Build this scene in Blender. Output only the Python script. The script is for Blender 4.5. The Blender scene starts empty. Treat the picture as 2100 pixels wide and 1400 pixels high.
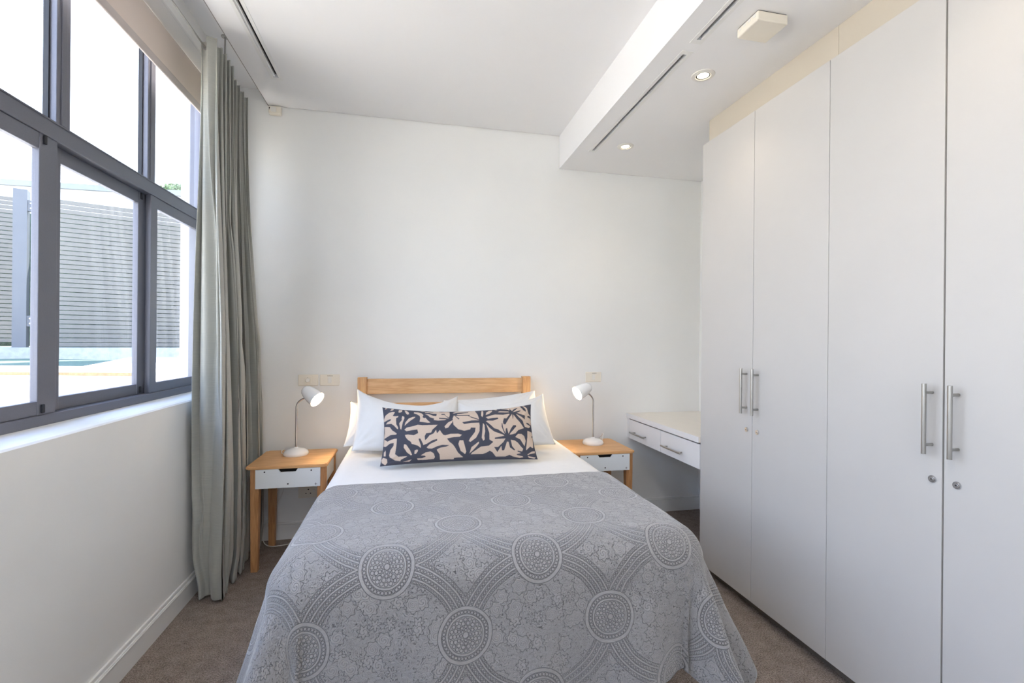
import bpy, bmesh, math, random
import numpy as np
from mathutils import Vector, Matrix, noise

S = bpy.context.scene
COL = S.collection
PI = math.pi

# ------------------------------------------------------------------ camera
cam_d = bpy.data.cameras.new('camera')
cam = bpy.data.objects.new('camera', cam_d); COL.objects.link(cam)
cam_d.sensor_width = 36.0
cam_d.lens = 961.3 / 2100 * 36.0
cam_d.clip_start = 0.02
right = Vector((0.9781, -0.2081, 0.0089)); fwd = Vector((0.2081, 0.9781, 0.0))
right.normalize(); up = right.cross(fwd).normalized(); right = fwd.cross(up).normalized()
cam.matrix_world = Matrix(((right.x, up.x, -fwd.x, 0), (right.y, up.y, -fwd.y, 0), (right.z, up.z, -fwd.z, 1.25), (0, 0, 0, 1)))
S.camera = cam

# ------------------------------------------------------------------ sky, sun, exposure
SKY_STRENGTH = 3.9
world = bpy.data.worlds.new('sky'); S.world = world; world.use_nodes = True
wn = world.node_tree.nodes; wl = world.node_tree.links
bg = wn['Background']; bg.inputs['Strength'].default_value = SKY_STRENGTH
tcw = wn.new('ShaderNodeTexCoord'); sxw = wn.new('ShaderNodeSeparateXYZ'); rmp = wn.new('ShaderNodeValToRGB')
wl.new(tcw.outputs['Generated'], sxw.inputs[0]); wl.new(sxw.outputs['Z'], rmp.inputs[0]); wl.new(rmp.outputs[0], bg.inputs['Color'])
rmp.color_ramp.elements[0].position = 0.0; rmp.color_ramp.elements[0].color = (0.90, 0.95, 1.0, 1)
rmp.color_ramp.elements[1].position = 0.9; rmp.color_ramp.elements[1].color = (0.32, 0.52, 1.0, 1)

sun_d = bpy.data.lights.new('sun', 'SUN'); sun_d.energy = 17.0; sun_d.angle = math.radians(0.6); sun_d.color = (1.0, 0.95, 0.86)
sun = bpy.data.objects.new('sun', sun_d); COL.objects.link(sun)
sun.rotation_euler = Vector((-0.12, -0.52, -0.84)).to_track_quat('-Z', 'Y').to_euler()

S.view_settings.view_transform = 'Standard'
S.view_settings.look = 'None'
S.view_settings.gamma = 1.0
S.view_settings.use_curve_mapping = False
S.view_settings.exposure = 1.02
S.cycles.max_bounces = 14; S.cycles.diffuse_bounces = 9; S.cycles.glossy_bounces = 4
S.cycles.transparent_max_bounces = 16
S.cycles.use_denoising = True
S.cycles.sample_clamp_indirect = 8.0
S.cycles.caustics_reflective = False; S.cycles.caustics_refractive = False

# ------------------------------------------------------------------ materials
def lin(c):
    return tuple((v / 12.92 if v <= 0.04045 else ((v + 0.055) / 1.055) ** 2.4) for v in [x / 255 for x in c]) + (1.0,)

def new_mat(name):
    m = bpy.data.materials.new(name); m.use_nodes = True
    return m, m.node_tree.nodes, m.node_tree.links, m.node_tree.nodes['Principled BSDF']

def mat(name, rgb, rough=0.5, metal=0.0, vary=0.04, scale=12.0, bump=0.0, bscale=200.0, spec=0.5, coat=0.0, stretch=(1, 1, 1), sheen=0.0):
    m, n, l, p = new_mat(name)
    c = lin(rgb)
    p.inputs['Roughness'].default_value = rough; p.inputs['Metallic'].default_value = metal
    p.inputs['Specular IOR Level'].default_value = spec
    if coat: p.inputs['Coat Weight'].default_value = coat; p.inputs['Coat Roughness'].default_value = 0.15
    if sheen: p.inputs['Sheen Weight'].default_value = sheen
    tc = n.new('ShaderNodeTexCoord'); mp = n.new('ShaderNodeMapping'); mp.inputs['Scale'].default_value = stretch
    l.new(tc.outputs['Object'], mp.inputs[0])
    nz = n.new('ShaderNodeTexNoise'); nz.inputs['Scale'].default_value = scale; nz.inputs['Detail'].default_value = 4
    l.new(mp.outputs[0], nz.inputs['Vector'])
    r = n.new('ShaderNodeValToRGB')
    r.color_ramp.elements[0].position = 0.3; r.color_ramp.elements[1].position = 0.7
    r.color_ramp.elements[0].color = tuple(max(0, x * (1 - vary)) for x in c[:3]) + (1,)
    r.color_ramp.elements[1].color = tuple(min(1, x * (1 + vary)) for x in c[:3]) + (1,)
    l.new(nz.outputs['Fac'], r.inputs[0]); l.new(r.outputs[0], p.inputs['Base Color'])
    if bump:
        n2 = n.new('ShaderNodeTexNoise'); n2.inputs['Scale'].default_value = bscale; n2.inputs['Detail'].default_value = 3
        l.new(mp.outputs[0], n2.inputs['Vector'])
        b = n.new('ShaderNodeBump'); b.inputs['Strength'].default_value = 1.0; b.inputs['Distance'].default_value = bump
        l.new(n2.outputs['Fac'], b.inputs['Height']); l.new(b.outputs[0], p.inputs['Normal'])
    return m

def wood(name, rgb_a, rgb_b, axis=0, scale=1.0, rough=0.45):
    m, n, l, p = new_mat(name)
    tc = n.new('ShaderNodeTexCoord'); mp = n.new('ShaderNodeMapping')
    s = [16.0 * scale] * 3; s[axis] = 1.6 * scale; mp.inputs['Scale'].default_value = s
    l.new(tc.outputs['Object'], mp.inputs[0])
    w = n.new('ShaderNodeTexNoise'); w.inputs['Scale'].default_value = 1.6; w.inputs['Detail'].default_value = 2; w.inputs['Distortion'].default_value = 0.8
    l.new(mp.outputs[0], w.inputs['Vector'])
    mul = n.new('ShaderNodeMath'); mul.operation = 'MULTIPLY'; mul.inputs[1].default_value = 26.0
    l.new(w.outputs['Fac'], mul.inputs[0])
    sn = n.new('ShaderNodeMath'); sn.operation = 'SINE'; l.new(mul.outputs[0], sn.inputs[0])
    fib = n.new('ShaderNodeTexNoise'); fib.inputs['Scale'].default_value = 14.0; fib.inputs['Detail'].default_value = 5
    l.new(mp.outputs[0], fib.inputs['Vector'])
    ad = n.new('ShaderNodeMath'); ad.operation = 'MULTIPLY_ADD'; ad.inputs[1].default_value = 0.22
    l.new(sn.outputs[0], ad.inputs[0]); l.new(fib.outputs['Fac'], ad.inputs[2])
    r = n.new('ShaderNodeValToRGB'); r.color_ramp.elements[0].position = 0.15; r.color_ramp.elements[1].position = 0.85
    r.color_ramp.elements[0].color = lin(rgb_b); r.color_ramp.elements[1].color = lin(rgb_a)
    l.new(ad.outputs[0], r.inputs[0]); l.new(r.outputs[0], p.inputs['Base Color'])
    p.inputs['Roughness'].default_value = rough
    b = n.new('ShaderNodeBump'); b.inputs['Distance'].default_value = 0.0004; b.inputs['Strength'].default_value = 0.6
    l.new(fib.outputs['Fac'], b.inputs['Height']); l.new(b.outputs[0], p.inputs['Normal'])
    return m

def emit(name, rgb, strength):
    m, n, l, p = new_mat(name)
    p.inputs['Base Color'].default_value = (0.8, 0.8, 0.8, 1)
    p.inputs['Emission Color'].default_value = tuple(rgb) + (1,); p.inputs['Emission Strength'].default_value = strength
    return m

M_wall = mat('wall_paint', (232, 232, 230), 0.75, vary=0.012, scale=3, bump=0.0002, bscale=260)
M_ceil = mat('ceiling_paint', (236, 236, 237), 0.8, vary=0.008, scale=2, bump=0.0001, bscale=200)
M_trim = mat('trim_paint', (230, 230, 228), 0.35, vary=0.01)
M_ext = mat('exterior_plaster', (205, 204, 203), 0.9, vary=0.03, scale=30, bump=0.002, bscale=60)
M_door = mat('wardrobe_laminate', (194, 192, 190), 0.45, vary=0.01, scale=5, bump=0.00006, bscale=500, spec=0.35)
M_filler = mat('wardrobe_filler', (198, 189, 174), 0.45, vary=0.01)
M_kick = mat('kickboard', (120, 112, 104), 0.6)
M_dark = mat('dark_interior', (32, 31, 32), 0.8)
M_desk = mat('desk_laminate', (228, 228, 230), 0.35, vary=0.01)
M_desktop = mat('desk_top_laminate', (228, 222, 212), 0.4, vary=0.015)
M_steel = mat('brushed_steel', (176, 174, 170), 0.32, 1.0, vary=0.05, scale=80, stretch=(1, 1, 0.1))
M_chrome = mat('chrome', (205, 205, 208), 0.14, 1.0, vary=0.02)
M_alu = mat('window_aluminium', (108, 110, 121), 0.42, 0.25, vary=0.04, scale=300, bump=0.00005, bscale=900)
M_alu_d = mat('window_gasket', (38, 40, 46), 0.6)
M_blind = mat('blind_fabric', (224, 210, 200), 0.9, vary=0.02, scale=400, bump=0.0002, bscale=900)
M_cream = mat('cream_plastic', (232, 225, 211), 0.4, vary=0.01)
M_cream_l = mat('pale_plastic', (228, 225, 218), 0.35, vary=0.01)
M_white_m = mat('white_enamel', (236, 236, 236), 0.22, vary=0.005, coat=0.3)
M_white_p = mat('white_plastic', (225, 224, 220), 0.4)
M_drawer = mat('drawer_lacquer', (226, 230, 232), 0.35, vary=0.006)
M_linen = mat('white_cotton', (218, 216, 213), 0.85, vary=0.01, scale=30, bump=0.0009, bscale=22, sheen=0.2)
M_mark = mat('dark_print', (60, 58, 62), 0.6)
W_top = wood('oak_top', (222, 176, 124), (202, 152, 100), 0)
W_x = wood('oak_rail', (216, 178, 134), (192, 150, 106), 0, 0.8)
W_z = wood('oak_post', (210, 168, 120), (186, 140, 94), 2)
W_leg = wood('oak_leg', (196, 146, 98), (168, 118, 74), 2)
M_fence = mat('fence_slat_paint', (92, 91, 88), 0.55, vary=0.05, scale=20)
M_post = mat('fence_post_steel', (80, 85, 93), 0.5, 0.1, vary=0.05, scale=8)
M_conc = mat('kerb_concrete', (150, 154, 150), 0.9, vary=0.14, scale=18, bump=0.003, bscale=70)
M_pave = mat('pale_paving', (212, 202, 186), 0.85, vary=0.05, scale=4)
M_rustedge = mat('coping_edge', (150, 118, 88), 0.9, vary=0.2, scale=60, bump=0.003, bscale=90)
M_green = mat('low_ground_cover', (70, 92, 78), 0.95, vary=0.35, scale=25, bump=0.02, bscale=40)
M_rim = mat('bay_render', (172, 174, 176), 0.9, vary=0.02)
M_canopy = mat('bay_soffit', (150, 145, 126), 0.85, vary=0.02)
M_leaf = mat('tree_leaf', (78, 104, 60), 0.7, vary=0.35, scale=6)
M_bark = mat('bark', (84, 70, 58), 0.9, vary=0.2)

def carpet():
    m, n, l, p = new_mat('carpet_pile')
    tc = n.new('ShaderNodeTexCoord')
    a = n.new('ShaderNodeTexNoise'); a.inputs['Scale'].default_value = 190; a.inputs['Detail'].default_value = 3; a.inputs['Roughness'].default_value = 0.7
    b = n.new('ShaderNodeTexNoise'); b.inputs['Scale'].default_value = 22; b.inputs['Detail'].default_value = 3
    v = n.new('ShaderNodeTexVoronoi'); v.inputs['Scale'].default_value = 260
    for t in (a, b, v): l.new(tc.outputs['Object'], t.inputs['Vector'])
    mx = n.new('ShaderNodeMath'); mx.operation = 'MULTIPLY_ADD'; mx.inputs[1].default_value = 0.25
    l.new(b.outputs['Fac'], mx.inputs[0]); l.new(a.outputs['Fac'], mx.inputs[2])
    r = n.new('ShaderNodeValToRGB'); r.color_ramp.elements[0].position = 0.42; r.color_ramp.elements[1].position = 0.82
    r.color_ramp.elements[0].color = lin((100, 89, 81)); r.color_ramp.elements[1].color = lin((192, 178, 168))
    l.new(mx.outputs[0], r.inputs[0]); l.new(r.outputs[0], p.inputs['Base Color'])
    p.inputs['Roughness'].default_value = 1.0; p.inputs['Specular IOR Level'].default_value = 0.1
    bm = n.new('ShaderNodeBump'); bm.inputs['Distance'].default_value = 0.006; bm.inputs['Strength'].default_value = 0.9
    ad = n.new('ShaderNodeMath'); ad.operation = 'ADD'; l.new(a.outputs['Fac'], ad.inputs[0]); l.new(v.outputs['Distance'], ad.inputs[1])
    l.new(ad.outputs[0], bm.inputs['Height']); l.new(bm.outputs[0], p.inputs['Normal'])
    return m
M_carpet = carpet()

def glass():
    m, n, l, p = new_mat('window_glass'); n.remove(p)
    out = n['Material Output']
    tr = n.new('ShaderNodeBsdfTransparent'); tr.inputs[0].default_value = (0.95, 0.958, 0.957, 1)
    gl = n.new('ShaderNodeBsdfGlossy'); gl.inputs['Roughness'].default_value = 0.0
    fr = n.new('ShaderNodeFresnel'); ge = n.new('ShaderNodeNewGeometry'); io = n.new('ShaderNodeMapRange')
    io.inputs[3].default_value = 1.45; io.inputs[4].default_value = 1 / 1.45      # same reflectance from both faces of the thin pane
    l.new(ge.outputs['Backfacing'], io.inputs[0]); l.new(io.outputs[0], fr.inputs[0])
    mx = n.new('ShaderNodeMixShader'); l.new(fr.outputs[0], mx.inputs[0]); l.new(tr.outputs[0], mx.inputs[1]); l.new(gl.outputs[0], mx.inputs[2])
    l.new(mx.outputs[0], out.inputs['Surface'])
    return m
M_glass = glass()

def curtain_mat():
    m, n, l, p = new_mat('curtain_cloth')
    tc = n.new('ShaderNodeTexCoord'); mp = n.new('ShaderNodeMapping'); mp.inputs['Scale'].default_value = (14, 14, 700)
    l.new(tc.outputs['Object'], mp.inputs[0])
    nz = n.new('ShaderNodeTexNoise'); nz.inputs['Scale'].default_value = 1.0; nz.inputs['Detail'].default_value = 3
    l.new(mp.outputs[0], nz.inputs['Vector'])
    r = n.new('ShaderNodeValToRGB'); r.color_ramp.elements[0].position = 0.3; r.color_ramp.elements[1].position = 0.7
    r.color_ramp.elements[0].color = lin((160, 161, 154)); r.color_ramp.elements[1].color = lin((172, 172, 164))
    l.new(nz.outputs['Fac'], r.inputs[0]); l.new(r.outputs[0], p.inputs['Base Color'])
    p.inputs['Roughness'].default_value = 0.42; p.inputs['Sheen Weight'].default_value = 0.3
    b = n.new('ShaderNodeBump'); b.inputs['Distance'].default_value = 0.0006
    l.new(nz.outputs['Fac'], b.inputs['Height']); l.new(b.outputs[0], p.inputs['Normal'])
    tl = n.new('ShaderNodeBsdfTranslucent'); l.new(r.outputs[0], tl.inputs['Color'])
    mx = n.new('ShaderNodeMixShader'); mx.inputs[0].default_value = 0.10
    l.new(p.outputs[0], mx.inputs[1]); l.new(tl.outputs[0], mx.inputs[2]); l.new(mx.outputs[0], n['Material Output'].inputs['Surface'])
    return m
M_curtain = curtain_mat()

class E:
    """tiny expression wrapper over shader math nodes"""
    tree = None
    def __init__(s, sock): s.s = sock
    @staticmethod
    def op(kind, *a):
        nd = E.tree.nodes.new('ShaderNodeMath'); nd.operation = kind
        for i, x in enumerate(a):
            if isinstance(x, E): E.tree.links.new(x.s, nd.inputs[i])
            else: nd.inputs[i].default_value = float(x)
        return E(nd.outputs[0])
    def __add__(s, o): return E.op('ADD', s, o)
    __radd__ = __add__
    def __sub__(s, o): return E.op('SUBTRACT', s, o)
    def __rsub__(s, o): return E.op('SUBTRACT', o, s)
    def __mul__(s, o): return E.op('MULTIPLY', s, o)
    __rmul__ = __mul__
    def __truediv__(s, o): return E.op('DIVIDE', s, o)
def e_abs(a): return E.op('ABSOLUTE', a)
def e_min(a, b): return E.op('MINIMUM', a, b)
def e_max(a, b): return E.op('MAXIMUM', a, b)
def e_len(a, b): return E.op('SQRT', a * a + b * b)
def e_wrap(a, c):   # signed offset to the nearest multiple of c
    return a - E.op('ROUND', a / c) * c
def e_line(d, w):   # 1 on the stitch, 0 further than w
    nd = E.tree.nodes.new('ShaderNodeMapRange'); nd.interpolation_type = 'SMOOTHSTEP'
    E.tree.links.new(e_abs(d).s, nd.inputs[0]); nd.inputs[1].default_value = 0; nd.inputs[2].default_value = w
    nd.inputs[3].default_value = 1; nd.inputs[4].default_value = 0
    return E(nd.outputs[0])
def e_step(a, t): return E.op('GREATER_THAN', a, t)

def quilt_mat():
    m, n, l, p = new_mat('quilted_cotton'); E.tree = m.node_tree
    uv = n.new('ShaderNodeUVMap'); uv.uv_map = 'cloth'
    # slight wobble so that nothing is ruler-drawn
    wob = n.new('ShaderNodeTexNoise'); wob.inputs['Scale'].default_value = 14; wob.inputs['Detail'].default_value = 1
    l.new(uv.outputs[0], wob.inputs['Vector'])
    vm = n.new('ShaderNodeVectorMath'); vm.operation = 'MULTIPLY_ADD'; vm.inputs[1].default_value = (0.006,) * 3
    sb = n.new('ShaderNodeVectorMath'); sb.operation = 'SUBTRACT'; sb.inputs[1].default_value = (0.5,) * 3
    l.new(wob.outputs['Color'], sb.inputs[0]); l.new(sb.outputs[0], vm.inputs[0]); l.new(uv.outputs[0], vm.inputs[2])
    sx = n.new('ShaderNodeSeparateXYZ'); l.new(vm.outputs[0], sx.inputs[0])
    X = E(sx.outputs[0]); Y = E(sx.outputs[1])
    PX, PY = 0.425, 0.380
    ax = e_wrap(X, PX); ay = e_wrap(Y, PY)
    bx = e_wrap(X + PX / 2, PX); by = e_wrap(Y + PY / 2, PY)
    ra = e_len(ax, ay); rb = e_len(bx, by)
    sel = e_step(ra, rb) if False else E.op('GREATER_THAN', ra, rb)
    r = e_min(ra, rb)
    lx = ax + (bx - ax) * sel; ly = ay + (by - ay) * sel
    th = E.op('ARCTAN2', ly, lx)
    W = 0.0016
    def dots(rr, r0, count, rad, th=th):     # a ring of little stitched circles
        step = 2 * PI / count
        a = e_wrap(th, step) * r0
        d = e_len(a, rr - r0) - rad
        return e_line(d, W)
    med = e_line(r - 0.0755, W)
    for q in (0.0650, 0.0535, 0.0470, 0.0080): med = e_max(med, e_line(r - q, W))
    med = e_max(med, dots(r, 0.0593, 40, 0.0042))
    med = e_max(med, dots(r, 0.0125, 8, 0.0036))
    med = e_max(med, dots(r, 0.0210, 12, 0.0042))
    med = e_max(med, dots(r, 0.0300, 14, 0.0052))
    med = e_max(med, dots(r, 0.0395, 20, 0.0048))
    # big rings round every second hollow, carrying the bands
    hx = e_wrap(X + PX / 2, PX); hy = e_wrap(Y, PY)
    rh = e_len(hx, hy * (PX / PY)); dh = rh - PX / 2 + 0.004
    thh = E.op('ARCTAN2', hy * (PX / PY), hx)
    band = e_line(dh - 0.031, W)
    for q in (0.0205, 0.0140, 0.0025, -0.004, -0.0155, -0.022, -0.031): band = e_max(band, e_line(dh - q, W))
    band = e_max(band, dots(rh, PX / 2 - 0.004 + 0.0257, 150, 0.0036, thh))
    band = e_max(band, dots(rh, PX / 2 - 0.004 + 0.0083, 140, 0.0038, thh))
    band = e_max(band, dots(rh, PX / 2 - 0.004 - 0.0097, 130, 0.0038, thh))
    band = e_max(band, dots(rh, PX / 2 - 0.004 - 0.0265, 120, 0.0032, thh))
    # paisley filling: scrolls about scattered centres plus a wandering stitch
    def voro(scale, rnd, feature='F1'):
        v = n.new('ShaderNodeTexVoronoi'); v.inputs['Scale'].default_value = scale; v.inputs['Randomness'].default_value = rnd
        v.feature = feature; l.new(vm.outputs[0], v.inputs['Vector']); return v
    v1 = voro(24.0, 0.9)
    vp = n.new('ShaderNodeVectorMath'); vp.operation = 'SUBTRACT'; l.new(vm.outputs[0], vp.inputs[0]); l.new(v1.outputs['Position'], vp.inputs[1])
    s2 = n.new('ShaderNodeSeparateXYZ'); l.new(vp.outputs[0], s2.inputs[0])
    t2 = E.op('ARCTAN2', E(s2.outputs[1]), E(s2.outputs[0]))
    d1 = E(v1.outputs['Distance'])
    spiral = E.op('SINE', d1 * 30.0 + t2)
    fill = e_line(spiral, 0.36) * E.op('LESS_THAN', d1, 0.44)
    petals = e_line(d1 - (0.50 + 0.06 * E.op('SINE', t2 * 7.0)), 0.040)
    fill = e_max(fill, petals)
    n3 = n.new('ShaderNodeTexNoise'); n3.inputs['Scale'].default_value = 40; n3.inputs['Detail'].default_value = 1.2; n3.inputs['Distortion'].default_value = 0.6
    l.new(vm.outputs[0], n3.inputs['Vector'])
    fill = e_max(fill, e_line(E.op('SINE', E(n3.outputs['Fac']) * 40.0), 0.40) * E.op('GREATER_THAN', d1, 0.46))
    n4 = n.new('ShaderNodeTexNoise'); n4.inputs['Scale'].default_value = 75; n4.inputs['Detail'].default_value = 0.5; l.new(vm.outputs[0], n4.inputs['Vector'])
    fill = e_max(fill, e_line(E.op('SINE', E(n4.outputs['Fac']) * 22.0), 0.30) * 0.8 * E.op('GREATER_THAN', d1, 0.46))
    in_med = E.op('LESS_THAN', r, 0.0765)
    in_band = E.op('LESS_THAN', e_abs(dh), 0.033) * (1.0 - in_med)
    rest = (1.0 - in_med) * (1.0 - in_band)
    stitch = e_max(e_max(med * in_med, band * (1.0 - in_med)), fill * rest)
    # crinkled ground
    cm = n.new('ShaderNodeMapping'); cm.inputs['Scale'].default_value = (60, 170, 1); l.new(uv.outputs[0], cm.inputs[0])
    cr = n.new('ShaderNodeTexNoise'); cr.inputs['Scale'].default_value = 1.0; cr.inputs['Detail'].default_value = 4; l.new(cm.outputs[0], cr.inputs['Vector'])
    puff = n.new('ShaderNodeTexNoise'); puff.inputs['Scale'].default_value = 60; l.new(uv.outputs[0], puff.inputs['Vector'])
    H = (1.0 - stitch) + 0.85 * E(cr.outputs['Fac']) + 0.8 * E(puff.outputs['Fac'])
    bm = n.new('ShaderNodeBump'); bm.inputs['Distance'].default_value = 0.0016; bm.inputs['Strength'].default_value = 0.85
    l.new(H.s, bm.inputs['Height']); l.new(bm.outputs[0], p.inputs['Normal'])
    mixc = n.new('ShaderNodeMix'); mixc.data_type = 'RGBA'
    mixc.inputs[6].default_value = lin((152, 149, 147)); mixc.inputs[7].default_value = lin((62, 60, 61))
    fac = stitch * 0.68 + 0.45 * (1.0 - E(cr.outputs['Fac'])) - 0.08  # groove shade put into the colour along the stitches; crinkle lows darkened too
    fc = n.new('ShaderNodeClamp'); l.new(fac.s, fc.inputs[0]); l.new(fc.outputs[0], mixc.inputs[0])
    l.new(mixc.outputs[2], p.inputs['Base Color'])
    p.inputs['Roughness'].default_value = 0.85; p.inputs['Sheen Weight'].default_value = 0.55; p.inputs['Sheen Roughness'].default_value = 0.45; p.inputs['Specular IOR Level'].default_value = 0.25
    return m
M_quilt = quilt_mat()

def print_mat():
    m, n, l, p = new_mat('printed_linen')
    at = n.new('ShaderNodeAttribute'); at.attribute_name = 'print'
    tc = n.new('ShaderNodeTexCoord')
    nz = n.new('ShaderNodeTexNoise'); nz.inputs['Scale'].default_value = 600; l.new(tc.outputs['Object'], nz.inputs['Vector'])
    wn2 = n.new('ShaderNodeTexNoise'); wn2.inputs['Scale'].default_value = 260; wn2.inputs['Detail'].default_value = 2; l.new(tc.outputs['Object'], wn2.inputs['Vector'])
    mx = n.new('ShaderNodeMix'); mx.data_type = 'RGBA'
    mx.inputs[6].default_value = lin((62, 63, 74)); mx.inputs[7].default_value = lin((193, 174, 157))
    l.new(at.outputs['Fac'], mx.inputs[0])
    hs = n.new('ShaderNodeHueSaturation'); l.new(mx.outputs[2], hs.inputs['Color'])
    mr = n.new('ShaderNodeMapRange'); mr.inputs[3].default_value = 0.93; mr.inputs[4].default_value = 1.07
    l.new(wn2.outputs['Fac'], mr.inputs[0]); l.new(mr.outputs[0], hs.inputs['Value']); l.new(hs.outputs[0], p.inputs['Base Color'])
    p.inputs['Roughness'].default_value = 0.9
    b = n.new('ShaderNodeBump'); b.inputs['Distance'].default_value = 0.0005; l.new(nz.outputs['Fac'], b.inputs['Height']); l.new(b.outputs[0], p.inputs['Normal'])
    return m
M_print = print_mat()

# ------------------------------------------------------------------ geometry helpers
class MB:
    def __init__(s): s.b = bmesh.new()
    def box(s, x0, x1, y0, y1, z0, z1, bev=0.0, seg=2):
        t = bmesh.new(); bmesh.ops.create_cube(t, size=1)
        for v in t.verts: v.co = Vector(((x0 + x1) / 2 + v.co.x * (x1 - x0), (y0 + y1) / 2 + v.co.y * (y1 - y0), (z0 + z1) / 2 + v.co.z * (z1 - z0)))
        if bev: bmesh.ops.bevel(t, geom=t.edges[:], offset=bev, segments=seg, profile=0.5, affect='EDGES', clamp_overlap=True)
        s.add(t); return s
    def add(s, t, M=None):
        if M is not None: t.transform(M)
        me = bpy.data.meshes.new('tmp'); t.to_mesh(me); t.free(); s.b.from_mesh(me); bpy.data.meshes.remove(me)
    def tube(s, pts, r, seg=12, cap=True):
        pts = [Vector(q) for q in pts]; n = len(pts); rr = r if isinstance(r, (list, tuple)) else [r] * n
        rings = []; prev = None
        for i, q in enumerate(pts):
            d = (pts[min(i + 1, n - 1)] - pts[max(i - 1, 0)]).normalized()
            a = prev if prev is not None else (Vector((1, 0, 0)) if abs(d.x) < 0.9 else Vector((0, 1, 0)))
            u = (a - d * a.dot(d)).normalized(); v = d.cross(u); prev = u
            rings.append([s.b.verts.new(q + (u * math.cos(2 * PI * k / seg) + v * math.sin(2 * PI * k / seg)) * rr[i]) for k in range(seg)])
        for i in range(n - 1):
            for k in range(seg): s.b.faces.new((rings[i][k], rings[i][(k + 1) % seg], rings[i + 1][(k + 1) % seg], rings[i + 1][k]))
        if cap: s.b.faces.new(rings[0][::-1]); s.b.faces.new(rings[-1])
        return s
    def lathe(s, prof, o, axis=(0, 0, 1), seg=32):
        """prof: (radius, height) pairs along axis"""
        ax = Vector(axis).normalized(); q = ax.to_track_quat('Z', 'Y'); o = Vector(o); rings = []
        for r, h in prof:
            if r < 1e-6: rings.append([s.b.verts.new(o + q @ Vector((0, 0, h)))])
            else: rings.append([s.b.verts.new(o + q @ Vector((r * math.cos(2 * PI * k / seg), r * math.sin(2 * PI * k / seg), h))) for k in range(seg)])
        for a, c in zip(rings, rings[1:]):
            for k in range(seg):
                k2 = (k + 1) % seg
                if len(a) == 1 and len(c) == 1: continue
                if len(a) == 1: s.b.faces.new((a[0], c[k2], c[k]))
                elif len(c) == 1: s.b.faces.new((a[k], a[k2], c[0]))
                else: s.b.faces.new((a[k], a[k2], c[k2], c[k]))
        return s
    def prism(s, poly, axis, a0, a1):
        """poly in the two other axes (cyclic order), extruded a0..a1 along axis 0/1/2"""
        def P(p, a):
            c = [0, 0, 0]; c[axis] = a; c[(axis + 1) % 3] = p[0]; c[(axis + 2) % 3] = p[1]; return Vector(c)
        A = [s.b.verts.new(P(p, a0)) for p in poly]; B = [s.b.verts.new(P(p, a1)) for p in poly]; n = len(poly)
        for i in range(n): s.b.faces.new((A[i], A[(i + 1) % n], B[(i + 1) % n], B[i]))
        s.b.faces.new(A[::-1]); s.b.faces.new(B); return s
    def plate(s, axis, rect, holes, a0, a1):
        """slab with rectangular holes. axis = thickness axis; rect/holes = (u0,u1,v0,v1) in the cyclic other axes"""
        us = sorted({rect[0], rect[1]} | {h[i] for h in holes for i in (0, 1)}); vs = sorted({rect[2], rect[3]} | {h[i] for h in holes for i in (2, 3)})
        us = [u for u in us if rect[0] <= u <= rect[1]]; vs = [v for v in vs if rect[2] <= v <= rect[3]]
        def solid(i, j):
            if i < 0 or j < 0 or i >= len(us) - 1 or j >= len(vs) - 1: return False
            u = (us[i] + us[i + 1]) / 2; v = (vs[j] + vs[j + 1]) / 2
            return not any(h[0] < u < h[1] and h[2] < v < h[3] for h in holes)
        cache = {}
        def V(i, j, k):
            if (i, j, k) not in cache:
                c = [0, 0, 0]; c[axis] = (a0, a1)[k]; c[(axis + 1) % 3] = us[i]; c[(axis + 2) % 3] = vs[j]; cache[(i, j, k)] = s.b.verts.new(c)
            return cache[(i, j, k)]
        for i in range(len(us) - 1):
            for j in range(len(vs) - 1):
                if not solid(i, j): continue
                s.b.faces.new((V(i, j, 0), V(i, j + 1, 0), V(i + 1, j + 1, 0), V(i + 1, j, 0)))
                s.b.faces.new((V(i, j, 1), V(i + 1, j, 1), V(i + 1, j + 1, 1), V(i, j + 1, 1)))
                for (di, dj, p, q) in ((-1, 0, (i, j), (i, j + 1)), (1, 0, (i + 1, j + 1), (i + 1, j)), (0, -1, (i + 1, j), (i, j)), (0, 1, (i, j + 1), (i + 1, j + 1))):
                    if not solid(i + di, j + dj): s.b.faces.new((V(*p, 0), V(*p, 1), V(*q, 1), V(*q, 0)))
        return s
    def grid(s, P):
        """P: array (n,m,3)"""
        n, m = P.shape[:2]; vs = [[s.b.verts.new(P[i, j]) for j in range(m)] for i in range(n)]
        for i in range(n - 1):
            for j in range(m - 1): s.b.faces.new((vs[i][j], vs[i + 1][j], vs[i + 1][j + 1], vs[i][j + 1]))
        return s

def root_loc(o):
    v = Vector((0, 0, 0))
    while o is not None: v += o.location; o = o.parent
    return v

def obj(name, mb, m, parent=None, loc=None, smooth=False, kind=None, label=None):
    me = bpy.data.meshes.new(name)
    bmesh.ops.recalc_face_normals(mb.b, faces=mb.b.faces[:])
    base = root_loc(parent) if parent else Vector(loc or (0, 0, 0))
    for v in mb.b.verts: v.co -= base
    mb.b.to_mesh(me); mb.b.free()
    me.materials.append(m)
    o = bpy.data.objects.new(name, me); COL.objects.link(o)
    if parent: o.parent = parent
    else: o.location = base
    if smooth:
        for p in me.polygons: p.use_smooth = True
        if smooth == 'auto': me.set_sharp_from_angle(angle=math.radians(35))
    if kind: o['kind'] = kind
    if label: o['label'] = label
    return o

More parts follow.
